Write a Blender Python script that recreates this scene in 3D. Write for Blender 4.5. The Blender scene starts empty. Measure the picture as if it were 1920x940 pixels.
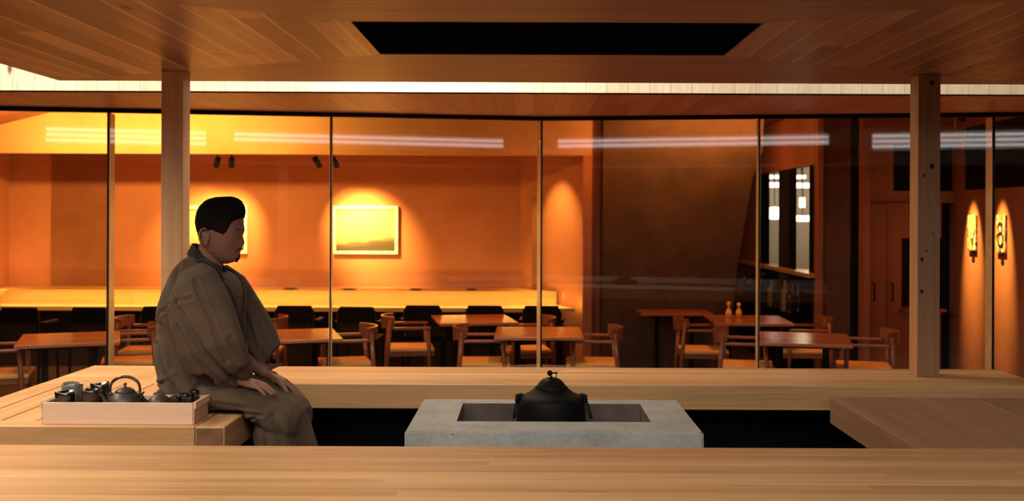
import bpy, bmesh, math, random
from math import sin, cos, pi, radians, sqrt, exp
from mathutils import Vector, Matrix, noise
from mathutils.bvhtree import BVHTree

random.seed(7)
S = bpy.context.scene
C = S.collection

# ------------------------------------------------------------------ camera
F = 1900.0            # focal length in pixels of the 1920 px wide frame
EYE = 1.74
VX, VY = 990.0, 408.0
cam_d = bpy.data.cameras.new('camera'); cam = bpy.data.objects.new('camera', cam_d); C.objects.link(cam)
cam_d.sensor_width = 36.0; cam_d.lens = F / 1920 * 36.0
cam_d.shift_x = -(VX - 960) / 1920; cam_d.shift_y = (VY - 470) / 1920
cam_d.clip_start = 0.05; cam_d.clip_end = 200
ROLL = 0.0042
cam.matrix_world = Matrix.Translation((0, 0, EYE)) @ Matrix.Rotation(radians(90), 4, 'X') @ Matrix.Rotation(ROLL, 4, 'Z')
cam_d.dof.use_dof = True; cam_d.dof.focus_distance = 4.0; cam_d.dof.aperture_fstop = 3.6
S.camera = cam

# ------------------------------------------------------------------ colour / world
vs = S.view_settings
S.display_settings.display_device = 'sRGB'
vs.view_transform = 'Standard'; vs.look = 'None'; vs.gamma = 1.0; vs.use_curve_mapping = False
vs.exposure = 0.0
W = bpy.data.worlds.new('night'); S.world = W; W.use_nodes = True
W.node_tree.nodes['Background'].inputs[0].default_value = (0.012, 0.014, 0.022, 1)
W.node_tree.nodes['Background'].inputs[1].default_value = 0.45

def light(kind, name, loc, target, power, color, parent=None, size=1.0, size_y=None, angle=None, blend=.5, radius=.03, spread=None):
    d = bpy.data.lights.new(name, kind); o = bpy.data.objects.new(name, d); C.objects.link(o)
    d.energy = power; d.color = color
    if kind == 'AREA':
        d.shape = 'RECTANGLE'; d.size = size; d.size_y = size_y or size
        if spread: d.spread = spread
    elif kind == 'SPOT':
        d.spot_size = radians(angle); d.spot_blend = blend; d.shadow_soft_size = radius
    else:
        d.shadow_soft_size = radius
    dirv = (Vector(target) - Vector(loc)).normalized()
    up = 'Y' if abs(dirv.z) < .999 else 'X'
    q = dirv.to_track_quat('-Z', up)
    o.matrix_world = Matrix.Translation(loc) @ q.to_matrix().to_4x4()
    if parent:
        o.parent = parent; o.matrix_parent_inverse = parent.matrix_world.inverted()
    return o

AMBER = (1.0, .30, .06); GOLD = (1.0, .54, .11); WARM = (1.0, .60, .30); SOFT = (1.0, .80, .58); COOL = (.90, .95, 1.0)
# light falling through the open gap between the low canopy and the room around it
light('AREA', 'well_light_front', (-1.4, 1.0, 3.5), (-1.1, 3.2, .95), 88, (1.0, .84, .66), size=4.0, size_y=.8)
light('AREA', 'well_light_back', (-.7, 5.80, 3.3), (-.7, 5.72, 1.0), 235, (1.0, .80, .58), size=4.6, size_y=.8)
light('AREA', 'front_daylight', (.3, -1.4, 3.5), (.3, 3.7, .8), 30, (.84, .93, 1.0), size=4.0, size_y=.5)
light('AREA', 'well_light_left', (-3.3, 4.1, 3.3), (-2.0, 4.1, 1.0), 120, (1.0, .82, .60), size=3.4, size_y=.8)
light('AREA', 'cove_led_back', (.1, 5.40, 3.05), (.1, 6.45, 2.62), 45, (1.0, .80, .56), size=8.5, size_y=.03)
light('AREA', 'passage_glow', (0.1, 6.75, .35), (0.1, 6.9, 2.5), 20, (1.0, .42, .18), size=6.5, size_y=.4)
# dining room: general warm glow + wall wash
light('AREA', 'dining_glow', (-1.5, 9.9, 2.96), (-1.5, 9.9, 0), 8, AMBER, size=8.0, size_y=2.2)
light('AREA', 'dining_wall_wash', (-2.2, 11.0, 2.3), (-2.2, 12.7, 1.7), 4, (1.0, .24, .055), size=6.5, size_y=.3)

# ------------------------------------------------------------------ helpers
def P(px, py, Y):
    """point of the place seen at photograph pixel (px,py) at distance Y"""
    dx = px - VX; dy = py - VY - ROLL * dx
    return Vector((dx / F * Y, Y, EYE - dy / F * Y))
def XP(px, Y): return (px - VX) / F * Y

class MB:
    def __init__(s): s.v = []; s.f = []
    def add(s, vs_, fs_):
        n = len(s.v); s.v += [tuple(v) for v in vs_]; s.f += [tuple(i + n for i in f) for f in fs_]; return s
    def box(s, x0, x1, y0, y1, z0, z1, M=None):
        vv = [Vector((x, y, z)) for z in (z0, z1) for y in (y0, y1) for x in (x0, x1)]
        if M: vv = [M @ v for v in vv]
        return s.add(vv, [(0,2,3,1),(4,5,7,6),(0,1,5,4),(2,6,7,3),(0,4,6,2),(1,3,7,5)])
    def rbox(s, x0, x1, y0, y1, z0, z1, b=.004, M=None):
        """box with chamfered edges"""
        bm = bmesh.new(); bmesh.ops.create_cube(bm, size=1)
        for v in bm.verts:
            v.co = Vector(((x0+x1)/2 + v.co.x*(x1-x0), (y0+y1)/2 + v.co.y*(y1-y0), (z0+z1)/2 + v.co.z*(z1-z0)))
        bmesh.ops.bevel(bm, geom=bm.edges[:], offset=b, segments=2, affect='EDGES', profile=.5)
        bm.verts.index_update()
        vv = [v.co.copy() for v in bm.verts]
        if M: vv = [M @ v for v in vv]
        s.add(vv, [[v.index for v in f.verts] for f in bm.faces]); bm.free(); return s
    def prism(s, poly, a, b, axis='Y'):
        """closed polygon (2D) extruded from a to b along axis; poly coordinates are the two other axes"""
        def mk(p, t):
            if axis == 'Y': return (p[0], t, p[1])
            if axis == 'X': return (t, p[0], p[1])
            return (p[0], p[1], t)
        n = len(poly); vv = [mk(p, a) for p in poly] + [mk(p, b) for p in poly]
        ff = [tuple(range(n))[::-1], tuple(range(n, 2*n))] + [(i, (i+1) % n, (i+1) % n + n, i + n) for i in range(n)]
        return s.add(vv, ff)
    def lathe(s, prof, c=(0,0,0), n=32, M=None, cap=True):
        vv = []; ff = []
        for r, z in prof:
            for k in range(n):
                a = 2*pi*k/n; vv.append(Vector((r*cos(a), r*sin(a), z)))
        m = len(prof)
        for i in range(m-1):
            for k in range(n):
                ff.append((i*n+k, i*n+(k+1) % n, (i+1)*n+(k+1) % n, (i+1)*n+k))
        if cap:
            ff.append(tuple(range(n))[::-1]); ff.append(tuple((m-1)*n+k for k in range(n)))
        if M: vv = [M @ v for v in vv]
        vv = [v + Vector(c) for v in vv]
        return s.add(vv, ff)
    def loft(s, rings, cap=True):
        n = len(rings[0]); vv = [v for r in rings for v in r]; ff = []
        for i in range(len(rings)-1):
            for k in range(n):
                ff.append((i*n+k, i*n+(k+1) % n, (i+1)*n+(k+1) % n, (i+1)*n+k))
        if cap:
            ff.append(tuple(range(n))[::-1]); ff.append(tuple((len(rings)-1)*n+k for k in range(n)))
        return s.add(vv, ff)
    def tube(s, pts, rad, n=10, flat=1.0, side=None, ends=True):
        """tube through points; rad a number or list; flat squashes it across 'side'"""
        pts = [Vector(p) for p in pts]
        if not isinstance(rad, (list, tuple)): rad = [rad]*len(pts)
        rings = []; prev = None
        P2, R2 = [], []
        if ends:
            d0 = (pts[0]-pts[1]).normalized(); d1 = (pts[-1]-pts[-2]).normalized()
            for a in (80, 50, 22): P2.append(pts[0] + d0*rad[0]*sin(radians(a))); R2.append(rad[0]*cos(radians(a)))
            P2 += pts; R2 += list(rad)
            for a in (22, 50, 80): P2.append(pts[-1] + d1*rad[-1]*sin(radians(a))); R2.append(rad[-1]*cos(radians(a)))
        else: P2, R2 = pts, list(rad)
        for i, p in enumerate(P2):
            t = (P2[min(i+1, len(P2)-1)] - P2[max(i-1, 0)]).normalized()
            if prev is None:
                u = Vector(side) if side else (Vector((0,0,1)) if abs(t.z) < .9 else Vector((0,1,0)))
            else: u = prev
            u = (u - t*u.dot(t)).normalized(); prev = u; w = t.cross(u)
            rings.append([p + u*R2[i]*flat*cos(2*pi*k/n) + w*R2[i]*sin(2*pi*k/n) for k in range(n)])
        return s.loft(rings)
    def sphere(s, c, r, sx=1, sy=1, sz=1, n=20, m=12):
        prof = [(r*sin(pi*(i+.0001)/m) if 0 < i < m else r*.01, -r*cos(pi*i/m)*sz) for i in range(m+1)]
        vv = MB().lathe(prof, (0,0,0), n)
        return s.add([(v[0]*sx + c[0], v[1]*sy + c[1], v[2] + c[2]) for v in vv.v], vv.f)
    def build(s, name, mat, parent=None, smooth=False, bevel=0, sub=0, angle=None):
        me = bpy.data.meshes.new(name); me.from_pydata(s.v, [], s.f); me.validate(); me.update()
        bm = bmesh.new(); bm.from_mesh(me); bmesh.ops.recalc_face_normals(bm, faces=bm.faces[:]); bm.to_mesh(me); bm.free()
        if mat: me.materials.append(mat)
        if smooth:
            for p in me.polygons: p.use_smooth = True
            if angle:
                try: me.set_sharp_from_angle(angle=radians(angle))
                except Exception: pass
        o = bpy.data.objects.new(name, me); C.objects.link(o)
        if bevel:
            m = o.modifiers.new('bevel', 'BEVEL'); m.width = bevel; m.segments = 2; m.limit_method = 'ANGLE'; m.angle_limit = radians(40)
        if sub:
            m = o.modifiers.new('sub', 'SUBSURF'); m.levels = sub; m.render_levels = sub
        if parent: o.parent = parent
        return o

def tag(o, label, cat, group=None):
    o['label'] = label; o['category'] = cat
    if group: o['group'] = group
    return o
def thing(name, label, cat, loc=(0,0,0), rz=0, group=None):
    o = bpy.data.objects.new(name, None); C.objects.link(o); o.location = loc; o.rotation_euler = (0,0,rz)
    o.empty_display_size = .1
    return tag(o, label, cat, group)
def struct(o, label=None):
    o['kind'] = 'structure'
    if label: o['label'] = label
    return o
def kids(o): return [c for c in bpy.data.objects if c.parent == o]
def dup(root, loc, rz, label, group=None):
    r = root.copy(); C.objects.link(r); r.location = loc; r.rotation_euler = (0,0,rz); r['label'] = label
    if group: r['group'] = group
    def rec(a, b):
        for ch in kids(a):
            c = ch.copy(); C.objects.link(c); c.parent = b; rec(ch, c)
    rec(root, r)
    return r

# ------------------------------------------------------------------ materials
def rgb(h):
    h = h.lstrip('#'); c = [int(h[i:i+2], 16)/255 for i in (0, 2, 4)]
    return tuple(x/12.92 if x <= .04045 else ((x+.055)/1.055)**2.4 for x in c) + (1,)
def newmat(name):
    m = bpy.data.materials.new(name); m.use_nodes = True; nt = m.node_tree
    return m, nt, nt.nodes['Principled BSDF']
def mth(nt, op, a, b=None, clamp=False):
    n = nt.nodes.new('ShaderNodeMath'); n.operation = op; n.use_clamp = clamp
    for i, x in enumerate((a, b)):
        if x is None: continue
        if isinstance(x, (int, float)): n.inputs[i].default_value = x
        else: nt.links.new(x, n.inputs[i])
    return n.outputs[0]
def mixc(nt, fac, a, b, mode='MIX'):
    n = nt.nodes.new('ShaderNodeMix'); n.data_type = 'RGBA'; n.blend_type = mode
    for sock, x in ((n.inputs[0], fac), (n.inputs[6], a), (n.inputs[7], b)):
        if isinstance(x, (int, float, tuple)): sock.default_value = x
        else: nt.links.new(x, sock)
    return n.outputs[2]
def noise_node(nt, vec, scale, detail=4, rough=.5, dist=0):
    n = nt.nodes.new('ShaderNodeTexNoise'); n.inputs['Scale'].default_value = scale; n.inputs['Detail'].default_value = detail
    n.inputs['Roughness'].default_value = rough; n.inputs['Distortion'].default_value = dist
    if vec is not None: nt.links.new(vec, n.inputs['Vector'])
    return n.outputs[0]
def mapping(nt, scale, coord='Object', loc=(0,0,0)):
    t = nt.nodes.new('ShaderNodeTexCoord'); m = nt.nodes.new('ShaderNodeMapping')
    m.inputs['Scale'].default_value = scale; m.inputs['Location'].default_value = loc
    nt.links.new(t.outputs[coord], m.inputs['Vector']); return m.outputs[0]
def bump(nt, b, h, strength, dist=.01):
    n = nt.nodes.new('ShaderNodeBump'); n.inputs['Strength'].default_value = strength; n.inputs['Distance'].default_value = dist
    nt.links.new(h, n.inputs['Height']); nt.links.new(n.outputs[0], b.inputs['Normal'])
def ramp(nt, fac, stops):
    r = nt.nodes.new('ShaderNodeValToRGB'); nt.links.new(fac, r.inputs[0])
    while len(r.color_ramp.elements) < len(stops): r.color_ramp.elements.new(.5)
    for e, (p, c) in zip(r.color_ramp.elements, stops): e.position = p; e.color = c
    return r.outputs[0]

AX = {'X': 0, 'Y': 1, 'Z': 2}
def wood(name, light_c, dark_c, grain='X', strip='Y', width=.12, var=.18, seam=0.0, rough=.45, knots=0.0, board_len=3.0, gscale=1.0, spec=.4, offs=0.0, edge=0):
    m, nt, b = newmat(name)
    sc = [26*gscale]*3; sc[AX[grain]] = 1.1*gscale
    v = mapping(nt, tuple(sc))
    tc = nt.nodes.new('ShaderNodeTexCoord'); sp = nt.nodes.new('ShaderNodeSeparateXYZ'); nt.links.new(tc.outputs['Object'], sp.inputs[0])
    q = mth(nt, 'DIVIDE', mth(nt, 'ADD', sp.outputs[AX[strip]], 40 + offs), width)
    fl = mth(nt, 'FLOOR', q)
    wn = nt.nodes.new('ShaderNodeTexWhiteNoise'); wn.noise_dimensions = '1D'; nt.links.new(fl, wn.inputs['W'])
    # board joints along the grain, shifted from board to board
    al = mth(nt, 'FLOOR', mth(nt, 'DIVIDE', mth(nt, 'ADD', mth(nt, 'ADD', sp.outputs[AX[grain]], 60), mth(nt, 'MULTIPLY', wn.outputs[0], board_len)), board_len))
    wn2 = nt.nodes.new('ShaderNodeTexWhiteNoise'); wn2.noise_dimensions = '2D'
    cb = nt.nodes.new('ShaderNodeCombineXYZ'); nt.links.new(fl, cb.inputs[0]); nt.links.new(al, cb.inputs[1]); nt.links.new(cb.outputs[0], wn2.inputs['Vector'])
    # offset the grain per board
    off = nt.nodes.new('ShaderNodeVectorMath'); off.operation = 'SCALE'; off.inputs['Scale'].default_value = 30
    nt.links.new(wn2.outputs['Color'], off.inputs[0])
    ad = nt.nodes.new('ShaderNodeVectorMath'); ad.operation = 'ADD'; nt.links.new(v, ad.inputs[0]); nt.links.new(off.outputs[0], ad.inputs[1])
    g1 = noise_node(nt, ad.outputs[0], 1.0, 5, .62, .5)
    g2 = noise_node(nt, ad.outputs[0], 5.0, 2, .5, .2)
    g = mth(nt, 'ADD', mth(nt, 'MULTIPLY', g1, .8), mth(nt, 'MULTIPLY', g2, .2))
    mid = tuple((light_c[i]*.6 + dark_c[i]*.4) for i in range(3)) + (1,)
    col = ramp(nt, g, [(.30, dark_c), (.50, mid), (.66, light_c)])
    val = mth(nt, 'ADD', mth(nt, 'MULTIPLY', wn2.outputs[0], 2*var), 1-var)
    cc = nt.nodes.new('ShaderNodeCombineXYZ')
    nt.links.new(val, cc.inputs[0]); nt.links.new(mth(nt, 'MULTIPLY', val, mth(nt, 'ADD', mth(nt, 'MULTIPLY', val, .35), .65)), cc.inputs[1])
    nt.links.new(mth(nt, 'MULTIPLY', val, mth(nt, 'ADD', mth(nt, 'MULTIPLY', val, .5), .5)), cc.inputs[2])
    col = mixc(nt, 1.0, col, cc.outputs[0], 'MULTIPLY')
    if knots > 0:
        ks = [7.0]*3; ks[AX[grain]] = 2.6
        kv = mapping(nt, tuple(ks)); vo = nt.nodes.new('ShaderNodeTexVoronoi'); vo.inputs['Scale'].default_value = 1.0; nt.links.new(kv, vo.inputs['Vector'])
        kn = mth(nt, 'SUBTRACT', 1.0, mth(nt, 'DIVIDE', vo.outputs['Distance'], .10 + .08*knots), True)
        pick = nt.nodes.new('ShaderNodeSeparateColor'); nt.links.new(vo.outputs['Color'], pick.inputs[0])
        kn = mth(nt, 'MULTIPLY', kn, mth(nt, 'GREATER_THAN', pick.outputs[0], 1-knots*.6))
        kn = mth(nt, 'MULTIPLY', kn, 1.6, True)
        col = mixc(nt, kn, col, (dark_c[0]*.25, dark_c[1]*.18, dark_c[2]*.15, 1))
    if edge > 0:
        fe = mth(nt, 'FRACT', mth(nt, 'ADD', q, mth(nt, 'MULTIPLY', noise_node(nt, mapping(nt, (.7, .7, .7)), 1.5, 2), .25)))
        ed = mth(nt, 'MULTIPLY', mth(nt, 'LESS_THAN', fe, .13), mth(nt, 'GREATER_THAN', wn2.outputs[0], .2))
        col = mixc(nt, mth(nt, 'MULTIPLY', ed, edge), col, (light_c[0]*1.5, light_c[1]*1.9, light_c[2]*1.6, 1))
    if seam > 0:
        fr = mth(nt, 'FRACT', q)
        d = mth(nt, 'MINIMUM', fr, mth(nt, 'SUBTRACT', 1.0, fr))
        sm = mth(nt, 'LESS_THAN', d, .0018/width*1.2)
        col = mixc(nt, mth(nt, 'MULTIPLY', sm, seam), col, (dark_c[0]*.3, dark_c[1]*.22, dark_c[2]*.2, 1))
    nt.links.new(col, b.inputs['Base Color'])
    b.inputs['Roughness'].default_value = rough; b.inputs['Specular IOR Level'].default_value = spec
    bump(nt, b, g, .12, .004)
    return m
def plain(name, col, rough=.5, metal=0, nscale=0, namt=.15, bumpk=0, spec=.5, coat=0):
    m, nt, b = newmat(name); b.inputs['Base Color'].default_value = col
    b.inputs['Roughness'].default_value = rough; b.inputs['Metallic'].default_value = metal; b.inputs['Specular IOR Level'].default_value = spec
    if coat: b.inputs['Coat Weight'].default_value = coat
    if nscale:
        v = mapping(nt, (1,1,1)); n = noise_node(nt, v, nscale, 5, .6)
        c2 = tuple(x*(1-namt) for x in col[:3]) + (1,); c1 = tuple(min(1, x*(1+namt)) for x in col[:3]) + (1,)
        nt.links.new(ramp(nt, n, [(.3, c2), (.7, c1)]), b.inputs['Base Color'])
        if bumpk: bump(nt, b, n, bumpk, .01)
    return m
def emit(name, col, strength):
    m, nt, b = newmat(name); b.inputs['Base Color'].default_value = (0,0,0,1)
    b.inputs['Emission Color'].default_value = col; b.inputs['Emission Strength'].default_value = strength
    return m

CED_L, CED_D = (.70, .43, .205, 1), (.50, .265, .105, 1)
m_bench_x = wood('cedar_bench_long', CED_L, CED_D, 'X', 'Y', .045, .17, rough=.42, board_len=5)
m_bench_y = wood('cedar_bench_deep', CED_L, CED_D, 'Y', 'X', .128, .06, rough=.42, board_len=5)
m_bench_r = wood('cedar_platform_shaded', (.40, .225, .125, 1), (.28, .15, .08, 1), 'Y', 'X', .125, .07, rough=.45, board_len=5)  # bench cedar in a darker tone: the platform's shade is put into the colour
m_post = wood('cedar_post', (.70, .47, .28, 1), (.54, .33, .18, 1), 'Z', 'X', .4, .02, rough=.5, gscale=1.2)
m_post_knot = wood('knotty_cedar_post', (.48, .28, .15, 1), (.34, .18, .09, 1), 'Z', 'X', .4, .02, rough=.5, gscale=1.2)
CAN_L, CAN_D = (.40, .18, .118, 1), (.20, .080, .050, 1)
m_can_x = wood('canopy_boards_long', CAN_L, CAN_D, 'X', 'Y', .055, .10, .25, .42, .35, board_len=1.9)
m_can_y = wood('canopy_boards_deep', CAN_L, CAN_D, 'Y', 'X', .115, .45, .45, .38, .9, board_len=2.2, edge=.75)
m_soffit = wood('passage_ceiling_boards', (.48, .18, .11, 1), (.36, .12, .07, 1), 'Y', 'X', .14, .16, .9, .45, .0, board_len=4)
m_riser = wood('pale_riser_boards', (.66, .60, .50, 1), (.52, .44, .34, 1), 'Z', 'X', .135, .06, .55, .6, .5)
m_tray = wood('pale_hinoki_tray', (.82, .60, .44, 1), (.72, .50, .35, 1), 'X', 'Z', .5, .02, rough=.55)
m_tray_end = wood('pale_hinoki_tray_end', (.66, .42, .27, 1), (.56, .34, .2, 1), 'Y', 'Z', .5, .02, rough=.55)
m_endgrain = plain('end_grain', (.22, .105, .05, 1), .6, nscale=14, namt=.3)
m_notch = plain('dark_joint_gap', (.02, .012, .008, 1), .8)
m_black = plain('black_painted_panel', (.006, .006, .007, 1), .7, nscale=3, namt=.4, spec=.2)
m_night = plain('night_blue_panel', (.004, .0045, .011, 1), 1.0, spec=0)
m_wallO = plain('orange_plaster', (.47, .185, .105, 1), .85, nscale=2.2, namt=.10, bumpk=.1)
m_wallD = plain('dark_plaster', (.085, .046, .03, 1), .85, nscale=3.0, namt=.28, bumpk=.35)
m_wallU = plain('ochre_upper_plaster', (.62, .36, .16, 1), .85, nscale=1.3, namt=.14, bumpk=.1)
m_door = plain('brown_door_leaf', (.24, .085, .04, 1), .6, nscale=4, namt=.1)
m_floor = plain('dark_stone_floor', (.10, .066, .045, 1), .45, nscale=5, namt=.25)
m_deck = plain('dark_hut_base', (.012, .011, .011, 1), .7)
m_counter = wood('blond_counter', (.72, .48, .22, 1), (.60, .36, .15, 1), 'X', 'Y', .2, .05, rough=.35)
m_metal_blk = plain('black_metal', (.005, .0045, .0045, 1), .6, 0, spec=.1)
m_fin = plain('brass_tinted_fin', (.80, .60, .32, 1), .4, .0, nscale=9, namt=.15)
m_table = wood('reddish_table_top', (.42, .15, .065, 1), (.30, .09, .04, 1), 'X', 'Y', .16, .12, rough=.25, spec=.6)
m_chairw = wood('walnut_chair_frame', (.30, .10, .05, 1), (.20, .06, .03, 1), 'X', 'Y', .5, .05, rough=.3, spec=.6)
m_weave = plain('straw_seat', (.78, .42, .13, 1), .6, nscale=60, namt=.12)
m_chairblk = plain('black_chair', (.005, .004, .004, 1), .6, spec=.12)
m_chairfab = plain('charcoal_back_fabric', (.030, .020, .015, 1), .9, nscale=50, namt=.2, spec=.1)
m_cab = wood('red_brown_cabinet', (.36, .12, .06, 1), (.28, .085, .042, 1), 'Z', 'X', .5, .04, rough=.5)
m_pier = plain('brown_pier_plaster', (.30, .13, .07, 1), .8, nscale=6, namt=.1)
m_iron = plain('cast_iron', (.0035, .0038, .004, 1), .6, .0, nscale=40, namt=.5, bumpk=.2, spec=.18)
m_soot = plain('sooted_concrete', (.13, .11, .095, 1), .9, nscale=9, namt=.3)
m_ash = plain('ash_bed', (.12, .11, .10, 1), .95, nscale=20, namt=.3, bumpk=.5)
m_glaze = plain('black_glaze', (.006, .006, .007, 1), .12, 0, spec=.8, coat=.5)
m_glaze_b = plain('brown_black_glaze', (.03, .018, .012, 1), .22, 0, nscale=20, namt=.5, coat=.4)
m_glaze_g = plain('grey_green_glaze', (.16, .18, .16, 1), .3, 0, nscale=25, namt=.35, coat=.3)
m_clay = plain('dark_clay_teapot', (.055, .042, .038, 1), .42, .1, nscale=60, namt=.25, bumpk=.1)
m_frame = plain('white_picture_frame', (.90, .88, .80, 1), .5)
m_white = plain('steel_white', (.6, .6, .55, 1), .4)

def concrete():
    m, nt, b = newmat('cast_concrete')
    v = mapping(nt, (1,1,1)); n = noise_node(nt, v, 5, 6, .65); n2 = noise_node(nt, v, 45, 4, .6)
    f = mth(nt, 'ADD', mth(nt, 'MULTIPLY', n, .6), mth(nt, 'MULTIPLY', n2, .4))
    col = ramp(nt, f, [(.3, (.29, .31, .30, 1)), (.55, (.44, .46, .445, 1)), (.75, (.54, .56, .53, 1))])
    vo = nt.nodes.new('ShaderNodeTexVoronoi'); vo.inputs['Scale'].default_value = 22; nt.links.new(v, vo.inputs['Vector'])
    sc = nt.nodes.new('ShaderNodeSeparateColor'); nt.links.new(vo.outputs['Color'], sc.inputs[0])
    pit = mth(nt, 'MULTIPLY', mth(nt, 'LESS_THAN', vo.outputs['Distance'], .09), mth(nt, 'GREATER_THAN', sc.outputs[0], .72))
    col = mixc(nt, mth(nt, 'MULTIPLY', pit, .75), col, (.05, .045, .04, 1))
    nt.links.new(col, b.inputs['Base Color']); b.inputs['Roughness'].default_value = .8
    bump(nt, b, f, .25, .004); return m
m_conc = concrete()

def glass_mat():
    m = bpy.data.materials.new('window_glass'); m.use_nodes = True; nt = m.node_tree; nt.nodes.clear()
    out = nt.nodes.new('ShaderNodeOutputMaterial'); tr = nt.nodes.new('ShaderNodeBsdfTransparent'); gl = nt.nodes.new('ShaderNodeBsdfGlossy')
    tr.inputs[0].default_value = (.97, .97, .96, 1); gl.inputs['Roughness'].default_value = .012
    fr = nt.nodes.new('ShaderNodeFresnel'); fr.inputs[0].default_value = 1.5
    ge = nt.nodes.new('ShaderNodeNewGeometry'); mx = nt.nodes.new('ShaderNodeMixShader')
    nt.links.new(mth(nt, 'MULTIPLY', mth(nt, 'MULTIPLY', fr.outputs[0], 1.7), mth(nt, 'SUBTRACT', 1.0, ge.outputs['Backfacing']), True), mx.inputs[0]); nt.links.new(tr.outputs[0], mx.inputs[1]); nt.links.new(gl.outputs[0], mx.inputs[2])
    nt.links.new(mx.outputs[0], out.inputs[0]); return m
m_glass = glass_mat()

def fabric(name, c, rough=.85):
    m, nt, b = newmat(name)
    v = mapping(nt, (1,1,1)); n = noise_node(nt, v, 9, 4, .6); w = noise_node(nt, mapping(nt, (400, 400, 60)), 1, 2, .5)
    c1 = tuple(x*.84 for x in c[:3]) + (1,); c2 = tuple(x*1.14 for x in c[:3]) + (1,)
    nt.links.new(ramp(nt, n, [(.3, c1), (.7, c2)]), b.inputs['Base Color'])
    b.inputs['Roughness'].default_value = rough; b.inputs['Sheen Weight'].default_value = .04; b.inputs['Specular IOR Level'].default_value = .2; b.inputs['Sheen Roughness'].default_value = .5
    bump(nt, b, w, .15, .001); return m
m_kimono = fabric('taupe_kimono_cloth', (.098, .068, .047, 1))
m_collar = fabric('dark_collar_cloth', (.035, .026, .021, 1))
m_under = fabric('black_under_collar', (.012, .011, .012, 1))
m_hair = plain('black_hair', (.004, .0035, .0035, 1), .85, nscale=70, namt=.5, bumpk=.5, spec=.15)
m_stub = plain('short_side_hair', (.016, .009, .007, 1), .95, spec=.05, nscale=120, namt=.5)
m_skin = plain('skin', (.25, .115, .075, 1), .5, nscale=8, namt=.10)

# ------------------------------------------------------------------ levels
UP = EYE - .75        # top of the back and left benches
LO = EYE - .783       # top of the front bench and right platform
CAN = EYE + .69       # underside of the canopy
SOF = 2.535           # underside of the passage ceiling
HUT0 = .52            # dark floor of the sunken middle

# ================================================================== SETTING
b = MB().box(-8, 8, -4.5, 18, -.12, 0); struct(b.build('floor', m_floor))
# sunken middle of the tea hut: dark floor and dark side walls under the benches
b = MB().box(-2.1, 2.28, 2.3, 5.0, HUT0-.05, HUT0); struct(b.build('floor', m_deck), 'dark floor of the sunken middle between the benches')
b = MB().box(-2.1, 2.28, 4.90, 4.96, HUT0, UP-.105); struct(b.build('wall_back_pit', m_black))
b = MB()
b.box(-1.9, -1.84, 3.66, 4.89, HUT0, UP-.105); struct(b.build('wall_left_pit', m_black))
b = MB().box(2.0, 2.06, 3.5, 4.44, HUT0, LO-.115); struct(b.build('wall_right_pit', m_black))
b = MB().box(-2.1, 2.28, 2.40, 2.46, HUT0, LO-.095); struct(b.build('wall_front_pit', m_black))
b = MB().box(-2.1, 2.28, 2.35, 5.0, 0, HUT0-.05); struct(b.build('floor', m_deck), 'dark plinth carrying the hut')

# passage ceiling (soffit) in front of the glass, riser of the light well
CX, CY = .105, 8.0
def gl_left(p): k = (p-VX)/F; y = (CY - .15*CX)/(1 - .15*k); return Vector((k*y, y, 0))
def gl_right(p): k = (p-VX)/F; y = (CY + .134*CX)/(1 + .134*k); return Vector((k*y, y, 0))
GL = Vector((-6.0, CY + .15*(-6.0-CX), 0)); GR = Vector((6.4, CY - .134*(6.4-CX), 0)); GC = Vector((CX, CY, 0))
poly = [(-7, 6.45), (7, 6.45), (7, CY - .134*(7-CX) + .25), (CX, CY + .25), (-7, CY + .15*(-7-CX) + .25)]
struct(MB().prism(poly, SOF, SOF+.06, 'Z').build('ceiling', m_soffit), 'boarded wooden ceiling strip in front of the glass')
struct(MB().box(-7, 7, 6.45, 6.53, SOF+.06, 3.5).box(-7, 7, 6.44, 6.53, SOF, SOF+.06).build('trim_1', m_riser), 'brightly lit pale board riser above the canopy')
struct(MB().box(-7, 7, -3.6, -3.5, 0, 2.9).build('wall_front', m_wallD))

# dining room ceiling with sloping ends
cz = 3.02
def czz(x): return cz if x > -4.9 else cz + .25*(x+4.9)
poly = [(-7.2, czz(-7.2)), (-4.9, cz), (7.2, cz), (7.2, cz+.1), (-7.2, cz+.1)]
struct(MB().prism(poly, CY-.9, 17.2, 'Y').build('ceiling', m_wallO), 'dining room ceiling')
# strip of wall above the glass closing the gap between soffit and dining ceiling
b = MB()
for a, c in ((GL, GC), (GC, GR)):
    n = Vector((-(c-a).y, (c-a).x, 0)).normalized()*.05
    o0, o1 = a + n*3, c + n*3
    b.loft([[Vector((q.x, q.y, z)) for q in (o0, o0+n)] + [Vector((q.x, q.y, z2)) for q, z2 in ((o0+n, z+.0), )] for z in ()] or [[o0, o0+n, o1+n, o1]] , False) if False else None
    q = [o0, o1, o1+n, o0+n]
    b.add([Vector((v.x, v.y, SOF+.06)) for v in q] + [Vector((v.x, v.y, cz)) for v in q], [(3,2,1,0), (4,5,6,7), (0,1,5,4), (1,2,6,5), (2,3,7,6), (3,0,4,7)])
struct(b.build('trim_2', m_wallD), 'wall strip above the glass')

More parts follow.
